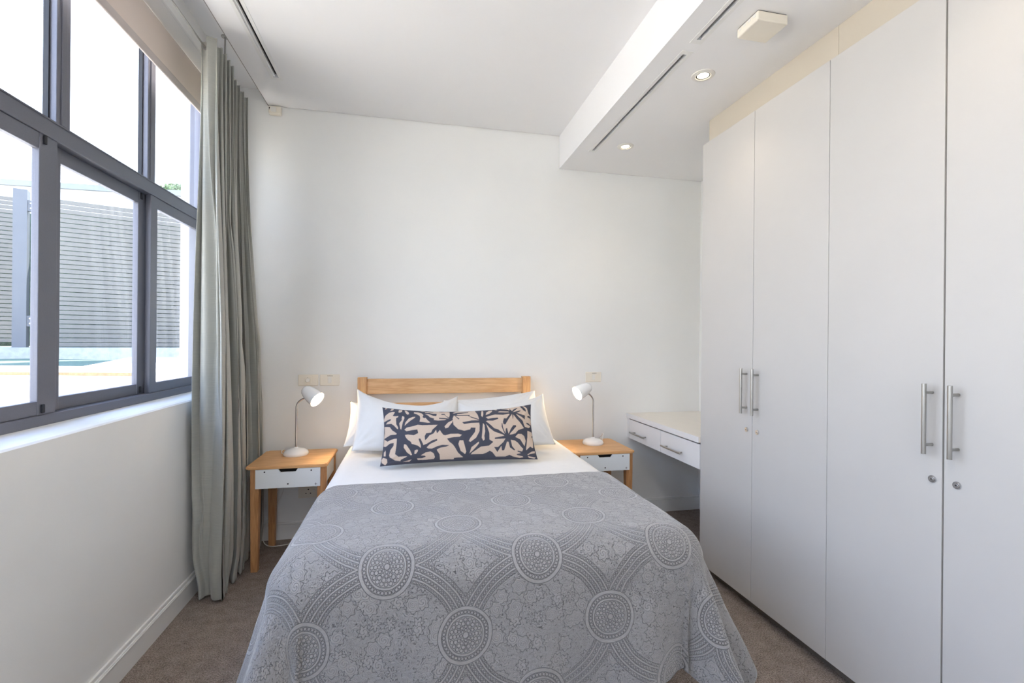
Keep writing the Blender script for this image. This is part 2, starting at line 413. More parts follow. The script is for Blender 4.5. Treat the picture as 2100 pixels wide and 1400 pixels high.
def thing(name, loc, label, cat, group=None, kind=None):
    o = bpy.data.objects.new(name, None); COL.objects.link(o); o.location = loc; o.empty_display_size = 0.05
    if kind: o['kind'] = kind
    if label: o['label'] = label
    if cat: o['category'] = cat
    if group: o['group'] = group
    return o
def tag(o, label, cat, group=None):
    o['label'] = label; o['category'] = cat
    if group: o['group'] = group
    return o
def dup_tree(o, parent=None):
    c = o.copy(); COL.objects.link(c)
    if parent: c.parent = parent
    for ch in list(o.children): dup_tree(ch, c)
    return c
def grid_obj(name, P, m, parent=None, loc=None, uv=None, attr=None, close=False):
    """fast mesh from a (n,m,3) array; uv (n,m,2) optional"""
    n, k = P.shape[:2]; base = root_loc(parent) if parent else Vector(loc or (0, 0, 0))
    co = (P - np.array(base)).reshape(-1, 3)
    i, j = np.meshgrid(np.arange(n - 1), np.arange(k - 1), indexing='ij'); a = (i * k + j).ravel()
    f = np.stack([a, a + k, a + k + 1, a + 1], 1)
    me = bpy.data.meshes.new(name); me.vertices.add(len(co)); me.vertices.foreach_set('co', co.ravel().astype(np.float32))
    me.loops.add(f.size); me.loops.foreach_set('vertex_index', f.ravel().astype(np.int32))
    me.polygons.add(len(f)); me.polygons.foreach_set('loop_start', (np.arange(len(f)) * 4).astype(np.int32))
    me.update(calc_edges=True)
    me.polygons.foreach_set('use_smooth', np.ones(len(f), bool))
    if uv is not None:
        l = me.uv_layers.new(name='cloth'); l.data.foreach_set('uv', uv.reshape(-1, 2)[f.ravel()].ravel().astype(np.float32))
    if attr is not None:
        at = me.attributes.new('print', 'FLOAT', 'POINT'); at.data.foreach_set('value', attr.ravel().astype(np.float32))
    me.materials.append(m)
    o = bpy.data.objects.new(name, me); COL.objects.link(o)
    if parent: o.parent = parent
    else: o.location = base
    return o
def sm(t): t = np.clip(t, 0, 1); return t * t * (3 - 2 * t)

# ================================================================== THE ROOM
D, XL, XR, YF, HC, HB, XB, XC = 3.1747, -1.0436, 2.125, -1.5, 2.702, 2.471, 1.004, -0.886
XG = -1.1636                     # inner face of the window frame
WY0, WY1, WZ0, WZ1 = -0.90, 3.00, 0.945, 2.665

obj('floor', MB().box(XL - 0.25, XR + 0.15, YF - 0.15, D + 0.15, -0.12, 0.0), M_carpet, kind='structure')
obj('wall_back', MB().box(XL - 0.25, XR + 0.15, D, D + 0.15, 0.0, 2.95), M_wall, kind='structure')
obj('wall_right', MB().box(XR, XR + 0.15, YF, D, 0.0, 2.95), M_wall, kind='structure')
DX0, DX1, DZ = -0.35, 0.55, 2.25      # window added in the wall behind the camera to let in fill light
obj('wall_front', MB().plate(1, (0.0, 2.95, XL - 0.25, XR + 0.15), [(0.9, DZ, DX0, DX1)], YF - 0.15, YF), M_wall, kind='structure')
wf = thing('fill_window', ((DX0 + DX1) / 2, YF - 0.08, 0.9), 'added grey aluminium window behind the camera, letting in fill light', None, kind='structure')
mb = MB().plate(1, (0.9, DZ, DX0, DX1), [(0.94, DZ - 0.05, DX0 + 0.05, DX1 - 0.05)], YF - 0.11, YF - 0.06); obj('frame', mb, M_alu, wf)
obj('pane', MB().box(DX0 + 0.05, DX1 - 0.05, YF - 0.088, YF - 0.083, 0.94, DZ - 0.05), M_glass, wf)
obj('terrace', MB().box(XL - 0.25, XR + 3, -9, YF - 0.16, -0.12, -0.02), M_pave, kind='structure')
obj('wall_left', MB().plate(0, (YF, D, 0.0, 2.95), [(WY0, WY1, WZ0, WZ1)], XL - 0.25, XL), M_wall, kind='structure')
# sloping, softly rounded inside sill
sill = [(WZ0, XG), (0.965, XG), (0.958, XL - 0.020), (0.9535, XL - 0.006), (0.948, XL + 0.0005), (WZ0 - 0.004, XL + 0.0005)]
obj('trim_1', MB().prism(sill, 1, WY0 + 0.001, WY1 - 0.001), M_wall, kind='structure')
# upper slab and the lower plasterboard ceiling; the strip by the window stays open as a curtain pocket
obj('ceiling', MB().box(XL - 0.25, XR + 0.15, YF - 0.15, D + 0.15, 2.800, 2.95), M_ceil, kind='structure')
SL = [(-0.766, -0.738, -1.2, 2.818)]
obj('ceiling_panel', MB().plate(2, (XC, XB, YF, D - 0.007), SL, HC, 2.800), M_ceil, kind='structure')
HS = [(1.108, 1.128, 1.790, 2.815), (1.108, 1.128, 0.55, 1.692)]
obj('ceiling_bulkhead', MB().plate(2, (XB, XR, YF, D - 0.005), HS, HB, 2.800), M_ceil, kind='structure')
obj('trim_2', MB().box(XL, XL + 0.012, WY0 - 0.5, D, 2.6655, 2.737, 0.002), M_trim, kind='structure')
obj('trim_3', MB().box(XC - 0.0035, XC, YF, D - 0.007, HC - 0.0015, HC + 0.012), mat('lip_shade_bead', (150, 144, 140), 0.6), kind='structure')  # strip toned dark to stand for the shadow line along the ceiling lip
for nm, b in (('baseboard_back', ((XL, XR), (D - 0.014, D))), ('baseboard_left', ((XL, XL + 0.015), (YF, D)))):
    (x0, x1), (y0, y1) = b
    mb = MB().box(x0, x1, y0, y1, 0.0, 0.092)
    if nm.endswith('back'): mb.box(x0, x1, D - 0.010, D, 0.092, 0.106, 0.003)
    else:
        mb.box(x0, XL + 0.010, y0, y1, 0.092, 0.108, 0.003); mb.box(XL + 0.010, XL + 0.018, y0, y1, 0.082, 0.0885, 0.002)
    obj(nm, mb, M_trim, kind='structure')

# ------------------------------------------------------------------ window
win = thing('window_1', (XG, 1.05, WZ0), 'grey aluminium window band with sliding lower sashes', None, kind='structure')
mb = MB().box(-1.235, XG, WY0, WY1, 0.960, 1.000, 0.002); mb.box(-1.235, XG, WY0, WY1, 2.625, WZ1, 0.002)
mb.box(-1.235, XG, WY0, WY0 + 0.045, 1.0, 2.625, 0.002).box(-1.235, XG, WY1 - 0.04, WY1, 1.0, 2.625, 0.002)
mb.box(-1.168, XG + 0.004, WY0, WY1, 0.992, 0.9985)
obj('frame', mb, M_alu, win)
mb = MB().box(-1.235, XG, WY0 + 0.045, WY1 - 0.04, 1.903, 1.966, 0.002).box(-1.172, XG + 0.003, WY0 + 0.045, WY1 - 0.04, 1.958, 1.963)
obj('transom', mb, M_alu, win)
cs = [2.4280 - 0.5500 * k for k in range(6)]
for i, c in enumerate(cs):
    mb = MB().box(-1.196, XG - 0.004, c - 0.030, c + 0.034, 1.966, 2.625, 0.002).box(-1.172, XG, c - 0.012, c + 0.012, 1.966, 2.625, 0.0015)
    obj('mullion', mb, M_alu, win)
    obj('gasket', MB().box(-1.204, -1.188, c - 0.036, c - 0.030, 1.966, 2.625), M_alu_d, win)
edges = [WY1 - 0.04] + cs + [WY0 + 0.045]
for a, b in zip(edges, edges[1:]):
    obj('upper_pane', MB().box(-1.203, -1.197, b + 0.02, a - 0.02, 1.960, 2.630), M_glass, win)
ms = [2.430 - 0.608 * k for k in range(6)]
se = [WY1 - 0.03] + [m for m in ms if m > WY0 + 0.2] + [WY0 + 0.03]
for i, (a, b) in enumerate(zip(se, se[1:])):
    xo = -1.176 if i % 2 == 0 else -1.204      # alternate tracks
    if i == 2: xo = -1.176
    mb = MB().box(xo - 0.012, xo + 0.010, b - 0.004, b + (0.052 if xo > -1.19 else 0.090), 1.000, 1.903, 0.002)
    if i: mb.box(xo - 0.012, xo + 0.010, a - 0.048, a + 0.030, 1.000, 1.903, 0.002)
    mb.box(xo - 0.012, xo + 0.008, b, a, 1.000, 1.045, 0.002).box(xo - 0.012, xo + 0.008, b, a, 1.852, 1.903, 0.002)
    s = obj('sash', mb, M_alu, win)
    obj('sash_pane', MB().box(xo - 0.0035, xo + 0.0005, b + 0.04, a - (0.04 if i else 0.0), 1.040, 1.857), M_glass, s)
    if i:
        obj('latch', MB().box(xo + 0.010, xo + 0.016, a - 0.035, a - 0.023, 1.006, 1.034, 0.002), M_alu_d, s)
        obj('latch', MB().box(xo + 0.010, xo + 0.016, a - 0.035, a - 0.023, 1.872, 1.900, 0.002), M_alu_d, s)

# roller blind
bl = thing('roller_blind', (-1.110, 1.0, 2.44), 'pale beige roller blind rolled down a hand width across the window head', 'blind')
t = np.linspace(0, 1, 9)
xs = [-1.1000 + 0.0 * a for a in t]
mb = MB().box(-1.1010, -1.0998, -0.86, 2.955, 2.474, 2.640)
obj('fabric', mb, M_blind, bl)
mb = MB(); mb.tube([(-1.115, -0.86, 2.640), (-1.115, 2.955, 2.640)], 0.0155, 20); obj('roller', mb, M_blind, bl, smooth='auto')
obj('hem_bar', MB().box(-1.105, -1.0965, -0.86, 2.955, 2.437, 2.476, 0.003), mat('blind_hem', (196, 186, 182), 0.8), bl)

# curtain rail
rail = thing('curtain_rod', (-0.95, 1.0, 2.601), 'thin steel curtain rod high in the ceiling pocket above the window', 'curtain rod')
mb = MB(); mb.tube([(-0.952, -1.0, 2.601), (-0.952, 2.935, 2.601)], 0.0042, 12); obj('rod', mb, M_steel, rail, smooth='auto')
for y in (-0.9, 0.55, 2.66):
    mb = MB(); mb.tube([(-0.952, y, 2.800), (-0.952, y, 2.605)], 0.004, 10); mb.lathe([(0, 0), (0.018, 0), (0.018, -0.005), (0, -0.005)], (-0.952, y, 2.800)); obj('bracket', mb, M_steel, rail, smooth='auto')

# curtain
def curtain():
    n, m = 620, 150
    t = np.linspace(0, 1, n)[None, :]; zz = np.concatenate([np.linspace(2.628, 2.50, 16)[:-1], np.linspace(2.50, 0.35, 100)[:-1], np.linspace(0.35, 0.006, 36)])[:, None]
    z = zz + 0 * t; s = 1 - z / 2.628                      # 0 top .. 1 hem
    NP = 9.5
    rs = np.random.RandomState(5)
    def wob(a, f, k):                                       # smooth noise along t
        ph = rs.rand(k) * 6.28; am = rs.rand(k) - 0.5
        return sum(a * am[i] * np.sin(2 * PI * f * (0.5 + i * 0.37) * t + ph[i]) for i in range(k))
    ph_top = 2 * PI * NP * t
    # lower down the even pleats drift, merge and swell
    drift = (wob(2.6, 1.3, 4)) * sm(s * 1.5) + 0.9 * np.sin(2 * PI * 1.1 * t + 3.0 * s) * sm(s * 1.2)
    ph = ph_top + drift
    amp = (0.040 + 0.032 * sm(s * 1.3)) * (1 + 0.45 * wob(1.0, 2.0, 4) * sm(s * 2))
    sx = np.sin(ph); tri = sx * (1.18 - 0.18 * sx * sx)
    sharp = np.sign(sx) * np.abs(sx) ** (0.75)
    f = sharp * (1 - sm(s * 3)) + tri * sm(s * 3)
    # a second, finer order of creases that fades in downwards
    fine = 0.010 * np.sin(2.0 * ph + 1.3 + 3.0 * s) * sm(s * 1.6) + 0.005 * np.sin(3.0 * ph + 4.0 * s) * sm(s * 1.2)
    xc = -0.928 - 0.012 * t - 0.030 * sm((t - 0.46) / 0.12) * (1 - 0.7 * sm(s)) + (-0.022 + 0.012 * t) * sm(s * 1.1)
    y0 = 2.372 + 0.075 * sm(s * 1.2); y1 = 2.955 + 0.125 * sm(s * 1.1)
    tw = np.interp(t, [0, .10, .50, .60, .74, 1], [0, .13, .46, .60, .72, 1]); tw = t + (tw - t) * (1 - 0.6 * sm(s))
    y = y0 + (y1 - y0) * tw + 0.020 * np.sin(2 * ph + 0.4) * (0.45 + 0.8 * s)
    y = y + 0.035 * (1 - t) * np.sin(PI * np.clip(s, 0, 1)) * np.exp(-((t - 0.08) / 0.12) ** 2)
    x = xc + amp * f + fine
    y = y - (0.030 * np.abs(np.sin(2.6 * ph + 1.2 * s + 0.8 * np.sin(4 * s) + 0.6)) - 0.012 + 0.008 * np.sin(5.0 * ph + 6 * s)) * sm(s * 2.2 + 0.05) * (1.15 - 0.5 * t)
    # header stays crisp, waist gathered a little
    x = x + 0.010 * np.sin(2 * PI * 2.2 * t + 1.0) * sm(s)
    # cloth buckles where it meets the floor
    hem = sm((s - 0.90) / 0.10)
    x = x + hem * (0.014 * np.sin(1.0 * ph + 9 * s) + 0.012 * np.sin(14 * s + 9 * t))
    y = y + hem * 0.012 * np.sin(20 * s + 13 * t)
    z = z + hem * 0.006 * (1 + np.sin(ph * 0.5))
    # horizontal pulls and dents
    for k in range(26):
        tc, scn = rs.rand(), 0.25 + 0.72 * rs.rand(); w1 = 0.012 + 0.02 * rs.rand(); w2 = 0.015 + 0.05 * rs.rand(); a = 0.014 * (rs.rand() - 0.5) * 2
        x = x + a * np.exp(-((t - tc + 0.15 * (s - scn)) / w1) ** 2 - ((s - scn) / w2) ** 2)
    lim = np.where(z < 1.0, XL + 0.006, XG + 0.06); lim = np.where(z < 0.115, XL + 0.022, lim)
    lim2 = lim + 0.004 * (1 + np.sin(ph))
    x = np.maximum(x, lim2); x = np.minimum(x, -0.868 + 0 * x)
    y = np.minimum(y, D - 0.022)
    return np.stack([x + 0 * t, y + 0 * x, z], -1)
P = curtain()
cu = grid_obj('curtain', P.transpose(1, 0, 2), M_curtain, loc=(-0.95, 2.75, 0.0))
tag(cu, 'grey-green floor-length eyelet curtain gathered at the window end', 'curtain')
sol = cu.modifiers.new('thick', 'SOLIDIFY'); sol.thickness = 0.0018; sol.offset = 0
# stiff header tape and eyelets at the leading pleats
row = P[4]; ix = int(np.argmin(np.abs(row[:40, 0] + 0.952)))
mb = MB(); mb.lathe([(0.006, -0.0025), (0.012, -0.0025), (0.012, 0.0025), (0.006, 0.0025), (0.006, -0.0025)], (-0.952, row[ix, 1] - 0.001, 2.601), (0, -1, 0))
obj('eyelet', mb, M_steel, cu, smooth='auto')

# ================================================================== CEILING FITTINGS
def slot(label, x0, x1, y0, y1, z, loc_y, w=0.016):
    th = thing('slot_vent', ((x0 + x1) / 2, loc_y, z), label, 'air vent', 'linear slot vents in the ceiling')
    mb = MB().plate(2, (x0 - w, x1 + w, y0 - 0.024, y1 + 0.024), [(x0, x1, y0, y1)], z - 0.0015, z + 0.0005)
    obj('flange', mb, M_trim, th)
    mb = MB().box(x0 - 0.0005, x1 + 0.0005, y0, y1, z + 0.020, z + 0.024)
    obj('duct', mb, M_dark, th)
    c = 0.5 if z < 2.6 else 0.72
    mb = MB().box(x0, x0 + (x1 - x0) * c * 0.5, y0, y1, z + 0.006, z + 0.0195)
    obj('blade', mb, mat('vent_blade', (120, 122, 128), 0.5) if z < 2.6 else M_trim, th)
slot('long linear slot vent in the flat ceiling beside the window', -0.766, -0.738, -1.2, 2.818, HC, 1.4)
slot('linear slot vent in the lowered ceiling, the nearer to the bed wall', 1.108, 1.128, 1.790, 2.815, HB, 2.3)
slot('linear slot vent in the lowered ceiling, cut off by the top edge of the photo', 1.108, 1.128, 0.55, 1.692, HB, 1.1)

M_lamp = emit('halogen_lamp', (1.0, 0.80, 0.52), 26)
def downlight(x, y, label):
    th = thing('downlight', (x, y, HB), label, 'ceiling light', 'recessed downlights')
    mb = MB(); mb.lathe([(0.030, 0.0), (0.030, -0.0035), (0.034, -0.006), (0.049, -0.003), (0.051, 0.0)], (x, y, HB), seg=40); obj('trim_ring', mb, M_cream_l, th, smooth='auto')
    mb = MB(); mb.lathe([(0.0255, -0.0005), (0.0255, -0.0035), (0.030, -0.0035), (0.030, -0.0005)], (x, y, HB), seg=40); obj('gimbal', mb, M_alu_d, th, smooth='auto')
    mb = MB(); mb.lathe([(0.0, -0.0022), (0.020, -0.0022), (0.0255, -0.0012)], (x, y, HB), seg=32); obj('lens', mb, M_lamp, th, smooth=True)
    ld = bpy.data.lights.new('downlight_beam', 'SPOT'); ld.energy = 2.8; ld.color = (1.0, 0.83, 0.62); ld.spot_size = math.radians(110); ld.spot_blend = 0.9; ld.shadow_soft_size = 0.025
    lo = bpy.data.objects.new('downlight_beam', ld); COL.objects.link(lo); lo.location = (0, 0, -0.012); lo.parent = th
downlight(1.286, 1.911, 'lit round recessed downlight, the nearer of the two in the lowered ceiling')
downlight(1.288, 2.711, 'lit round recessed downlight, the farther one by the bed wall')
downlight(1.286, 0.90, 'lit round recessed downlight above the wardrobe behind the top edge of the photo')
def fill_lamp(x, y, label):  # lamp added out of view to fill the room with light
    th = thing('fill_light', (x, y, HC), label, 'ceiling light', 'added round fill lights out of view')
    mb = MB(); mb.lathe([(0.0, -0.012), (0.085, -0.012), (0.085, -0.002)], (x, y, HC), seg=40); obj('diffuser', mb, emit('fill_glow', (1.0, 0.93, 0.84), 12), th, smooth='auto')
    mb = MB(); mb.lathe([(0.085, 0.0), (0.085, -0.014), (0.105, -0.012), (0.108, 0.0)], (x, y, HC), seg=40); obj('trim_ring', mb, M_cream_l, th, smooth='auto')
    ld = bpy.data.lights.new('fill_beam', 'SPOT'); ld.energy = 34.0; ld.color = (1.0, 0.94, 0.87); ld.spot_size = math.radians(150); ld.spot_blend = 1.0; ld.shadow_soft_size = 0.09
    lo = bpy.data.objects.new('fill_beam', ld); COL.objects.link(lo); lo.location = (0, 0, -0.02); lo.parent = th
fill_lamp(0.15, 0.35, 'added round flush fill light above the camera, out of view')
fill_lamp(0.15, -0.75, 'added round flush fill light behind the camera, out of view')

# motion sensor and heat detector
th = thing('motion_detector', (-0.845, D, 2.645), 'small cream motion detector high on the bed wall beside the curtain pocket', 'detector')
obj('housing', MB().box(-0.881, -0.809, D - 0.032, D, 2.645, 2.694, 0.006, 3), M_cream, th)
obj('sensor_window', MB().box(-0.868, -0.836, D - 0.034, D - 0.031, 2.657, 2.686, 0.001), M_cream_l, th)
obj('tamper_slot', MB().prism([(2.666, -0.8755), (2.682, -0.8775), (2.682, -0.8715)], 1, D - 0.0335, D - 0.0310), M_dark, th)
th = thing('sensor_box', (1.286, 1.545, HB), 'cream box-shaped sensor screwed to the lowered ceiling', 'detector')
obj('mount', MB().box(1.228, 1.348, 1.492, 1.598, HB - 0.003, HB), M_alu_d, th)
obj('cover', MB().box(1.224, 1.352, 1.488, 1.602, HB - 0.038, HB - 0.003, 0.004, 3), M_cream, th)
for k in range(4): obj('side_vent', MB().box(1.2232, 1.2245, 1.500 + 0.026 * k, 1.514 + 0.026 * k, HB - 0.018, HB - 0.007), M_cream_l, th)

# ================================================================== WARDROBES
XW, ZK, ZT = 1.5472, 0.051, 2.332
DY = [2.294, 1.897, 1.495, 1.0965, 0.698, 0.30, -0.10]
def bar_handle(parent, p, q, out, off=0.032, r=0.0062):
    """bar from p to q floating off the face; out = outward unit vector"""
    p, q, out = Vector(p), Vector(q), Vector(out); d = (q - p).normalized()
    mb = MB(); mb.tube([p, q], r, 16); h = obj('handle', mb, M_steel, parent, smooth='auto')
    for s in (p + d * 0.027, q - d * 0.027):
        mb = MB(); mb.tube([s, s - out * off], r * 0.72, 12); obj('handle_post', mb, M_steel, h, smooth='auto')
    return h
def wardrobe(y_far, y_mid, y_near, label, gaps):
    th = thing('wardrobe', (XW + 0.3, (y_far + y_near) / 2, 0.0), label, 'wardrobe', 'built-in wardrobes along the right wall')
    ya, yb = y_near + 0.0006, y_far - 0.0006
    mb = MB().box(XW + 0.021, XW + 0.037, ya + 0.016, yb - 0.016, ZT - 0.016, ZT)      # carcass rails behind the doors
    mb.box(XW + 0.021, XR - 0.002, ya, ya + 0.016, 0.06, ZT).box(XW + 0.021, XR - 0.002, yb - 0.016, yb, 0.06, ZT)
    mb.box(XW + 0.037, XR - 0.002, ya + 0.016, yb - 0.016, 0.06, 0.076).box(XR - 0.018, XR - 0.002, ya + 0.016, yb - 0.016, 0.076, ZT - 0.016)
    mb.box(XW + 0.037, XR - 0.018, ya + 0.016, yb - 0.016, ZT - 0.016, ZT)
    obj('carcass', mb, M_door, th)
    obj('kickboard', MB().box(XW + 0.045, XW + 0.060, ya, yb, 0.0, 0.060), M_kick, th)
    obj('top_filler', MB().box(XW + 0.038, XW + 0.054, ya, yb, ZT, HB - 0.001), M_filler, th)
    g0, g1, g2 = gaps
    for (a, b, s) in ((y_far - g0, y_mid + g1, 1), (y_mid - g1, y_near + g2, -1)):
        d = obj('door', MB().box(XW, XW + 0.018, b, a, ZK, ZT, 0.0012), M_door, th)
        yh = y_mid + s * (0.037 if y_far > 2 else 0.035) - (0.005 if y_far < 2 else 0)
        bar_handle(d, (XW - 0.033, yh, 0.922), (XW - 0.033, yh, 1.134), (-1, 0, 0))
        yk = yh - s * 0.002
        mb = MB(); mb.lathe([(0.0, 0.006), (0.004, 0.006), (0.0042, 0.005), (0.0075, 0.005), (0.008, 0.0035), (0.0105, 0.0035), (0.0112, 0.0)], (XW, yk, 0.845), (-1, 0, 0), 28)
        kl = obj('lock', mb, M_chrome, d, smooth='auto')
        mb = MB(); mb.lathe([(0.0, 0.0064), (0.0018, 0.0064), (0.0018, 0.0055)], (XW, yk, 0.845), (-1, 0, 0), 10); obj('keyhole', mb, M_dark, kl)
    return th
wardrobe(DY[0], DY[1], DY[2], 'white two-door built-in wardrobe standing next to the desk, nearest the bed wall', (0.0006, 0.0012, 0.0010))
wardrobe(DY[2], DY[3], DY[4], 'white two-door built-in wardrobe at the right edge of the photo', (0.0010, 0.0026, 0.0012))
wardrobe(DY[4], DY[5], DY[6], 'white two-door built-in wardrobe beyond the right edge of the photo, beside the camera', (0.0012, 0.0014, 0.0012))

# ================================================================== DESK
dk = thing('desk', (1.83, 2.73, 0.56), 'white wall-hung desk with two drawers in the corner between wardrobe and bed wall', 'desk')
obj('desktop', MB().box(1.536, XR - 0.001, DY[0] + 0.001, D - 0.001, 0.704, 0.737, 0.0015), M_desktop, dk)
obj('edge_band', MB().box(1.5348, 1.5365, DY[0] + 0.001, D - 0.001, 0.7045, 0.7365), M_desk, dk)
mb = MB().box(1.566, XR - 0.001, DY[0] + 0.001, D - 0.001, 0.562, 0.578)
mb.box(1.556, XR - 0.001, DY[0] + 0.001, DY[0] + 0.012, 0.578, 0.704).box(1.543, XR - 0.001, 3.144, D - 0.001, 0.560, 0.704).box(1.566, XR - 0.001, 2.697, 2.713, 0.578, 0.704)
obj('carcass', mb, M_desk, dk)
for y0, y1, ha, hb in ((2.7066, 3.1425, 2.870, 3.078), (DY[0] + 0.0015, 2.7036, 2.440, 2.652)):
    dr = obj('drawer', MB().box(1.543, 1.559, y0, y1, 0.559, 0.695, 0.001), M_desk, dk)
    bar_handle(dr, (1.513, ha, 0.613), (1.513, hb, 0.613), (-1, 0, 0), 0.030, 0.0055)

# ================================================================== BED
bed = thing('bed', (0.2275, 2.2, 0.0), 'oak bed frame with slatted headboard against the wall', 'bed')
for x0, x1 in ((-0.335, -0.279), (0.733, 0.788)):
    obj('headboard_post', MB().box(x0, x1, 3.085, 3.130, 0.0, 1.0145, 0.002), W_z, bed)
obj('headboard_rail', MB().box(-0.279, 0.733, 3.100, 3.122, 0.908, 1.004, 0.0015), W_x, bed)
obj('headboard_rail', MB().box(-0.279, 0.733, 3.100, 3.122, 0.752, 0.848, 0.0015), W_x, bed)
for x0, x1 in ((-0.325, -0.303), (0.756, 0.778)):
    obj('side_rail', MB().box(x0, x1, 1.43, 3.085, 0.20, 0.33, 0.002), wood('oak_side', (200, 148, 100), (176, 120, 76), 1), bed)
obj('foot_rail', MB().box(-0.279, 0.733, 1.385, 1.407, 0.20, 0.33, 0.002), W_x, bed)
for x0, x1 in ((-0.335, -0.279), (0.733, 0.788)):
    obj('leg', MB().box(x0, x1, 1.374, 1.430, 0.0, 0.34, 0.002), W_leg, bed)
for k in range(11):
    obj('slat', MB().box(-0.303, 0.756, 1.50 + 0.145 * k, 1.57 + 0.145 * k, 0.300, 0.312), W_x, bed)
mt = obj('mattress', MB().box(-0.300, 0.752, 1.42, 3.08, 0.315, 0.615, 0.04, 4), M_linen, loc=(0.2275, 2.2, 0.315), smooth='auto')
tag(mt, 'white mattress hidden under the bedding on the oak frame', 'mattress')

XC0, XC1 = -0.280, 0.831
def drape(A, B, T, y_foot, flare, corner, R=0.10, x0=XC0, x1=XC1, y_head=9.0, hemz=0.02):
    """lay flat cloth coordinates (A across, B along) over the bed block and let the overhang fall"""
    qx = np.clip(A, x0, x1); qy = np.maximum(B, y_foot)
    wx, wy = A - qx, B - qy; rho = np.sqrt(wx ** 2 + wy ** 2); rs = np.maximum(rho, 1e-9); ux, uy = wx / rs, wy / rs
    arc = np.minimum(rho, R * PI / 2); h = R * np.sin(arc / R); dn = R * (1 - np.cos(arc / R))
    st = np.maximum(rho - R * PI / 2, 0)
    phi = np.degrees(np.arctan2(np.abs(wx), np.maximum(-wy, 0)))      # 0 = foot face, 90 = side face
    g = flare + corner(phi, np.sign(wx), A, B, qx, qy, st)
    h = h + g * st; dn = dn + st * np.sqrt(np.maximum(1 - np.clip(g, -0.9, 0.9) ** 2, 0.1))
    X = qx + ux * h; Y = qy + uy * h; Z = T - dn
    over = np.maximum(hemz - Z, 0); Z = np.maximum(Z, hemz); X = X + ux * over * 0.6; Y = Y + uy * over * 0.6
    return X, Y, Z
def fbm(x, y, seed, f):
    rs = np.random.RandomState(seed); o = 0 * x
    for k in range(7):
        a = rs.rand() * 6.28; fr = f * (0.6 + 1.5 * rs.rand()); o = o + np.sin(x * math.cos(a) * fr + y * math.sin(a) * fr + rs.rand() * 6.28)
    return o / 7

# duvet
a = np.linspace(-0.62, 1.17, 180)[:, None]; b = np.linspace(1.62, 3.06, 150)[None, :]
A, B = a + 0 * b, b + 0 * a
X, Y, Z = drape(A, B, 0.648, 1.0, 0.0, lambda *k: 0.012 * np.sin(k[3] * 23 + 1) + 0.0 * k[0], R=0.095, hemz=0.24)
Z = Z + 0.004 * fbm(A, B, 3, 14) * (B > 1.9) - 0.02 * sm((B - 2.92) / 0.14)
du = grid_obj('duvet', np.stack([X, Y, Z], -1), M_linen, loc=(0.2275, 2.3, 0.65))
tag(du, 'smooth white duvet spread over the bed under the pillows', 'duvet'); s_ = du.modifiers.new('thick', 'SOLIDIFY'); s_.thickness = 0.006; s_.offset = -1

# grey quilted coverlet
def corner(phi, sx, A, B, qx, qy, st):
    right_ = sx > 0
    lobes_r = 0.30 * np.exp(-((phi - 33) / 11) ** 2) + 0.34 * np.exp(-((phi - 63) / 12) ** 2) - 0.16 * np.exp(-((phi - 9) / 9) ** 2) + 0.05 * np.exp(-((phi - 85) / 8) ** 2)
    lobes_l = 0.30 * np.exp(-((phi - 40) / 18) ** 2) + 0.20 * np.exp(-((phi - 72) / 14) ** 2) - 0.05 * np.exp(-((phi - 12) / 8) ** 2)
    inside = (qy <= 1.4001) & (phi > 0.5) & (phi < 89.5)
    g = np.where(inside, np.where(right_, lobes_r, lobes_l), 0.0)
    foot = (qy <= 1.4001) & (phi <= 0.5)
    g = g + np.where(foot, -0.17 * np.exp(-((A - XC1) / 0.07) ** 2) - 0.05 * np.exp(-((A - XC0) / 0.10) ** 2) + 0.04 * np.sin(A * 9 + 0.6) + 0.02 * np.sin(A * 21), 0)
    side = (phi > 89.5)
    g = g + np.where(side, 0.05 * np.exp(-((B - 1.4) / 0.09) ** 2) + 0.03 * np.sin(B * 16), 0)
    return g
a = np.linspace(-0.75, 1.30, 330)[:, None]; b = np.linspace(0.925, 2.005, 190)[None, :]
A, B = a + 0 * b, b + 0 * a
X, Y, Z = drape(A, B, 0.6565, 1.40, 0.09, corner, R=0.10, hemz=0.02)
top = sm((Z - 0.5) / 0.1)
Z = Z + 0.0035 * fbm(A, B, 8, 11) * top + 0.0018 * fbm(A, B, 9, 40)
Y = Y + 0.004 * fbm(A, B, 4, 26) * (1 - top); X = X + 0.004 * fbm(A, B, 5, 26) * (1 - top)
uv = np.stack([A - 0.150 + 0.425, B - 1.130 + 0.38], -1)
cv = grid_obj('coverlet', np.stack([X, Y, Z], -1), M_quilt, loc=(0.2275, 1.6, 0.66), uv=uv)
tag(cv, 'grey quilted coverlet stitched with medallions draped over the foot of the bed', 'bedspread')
s_ = cv.modifiers.new('thick', 'SOLIDIFY'); s_.thickness = 0.006; s_.offset = 1

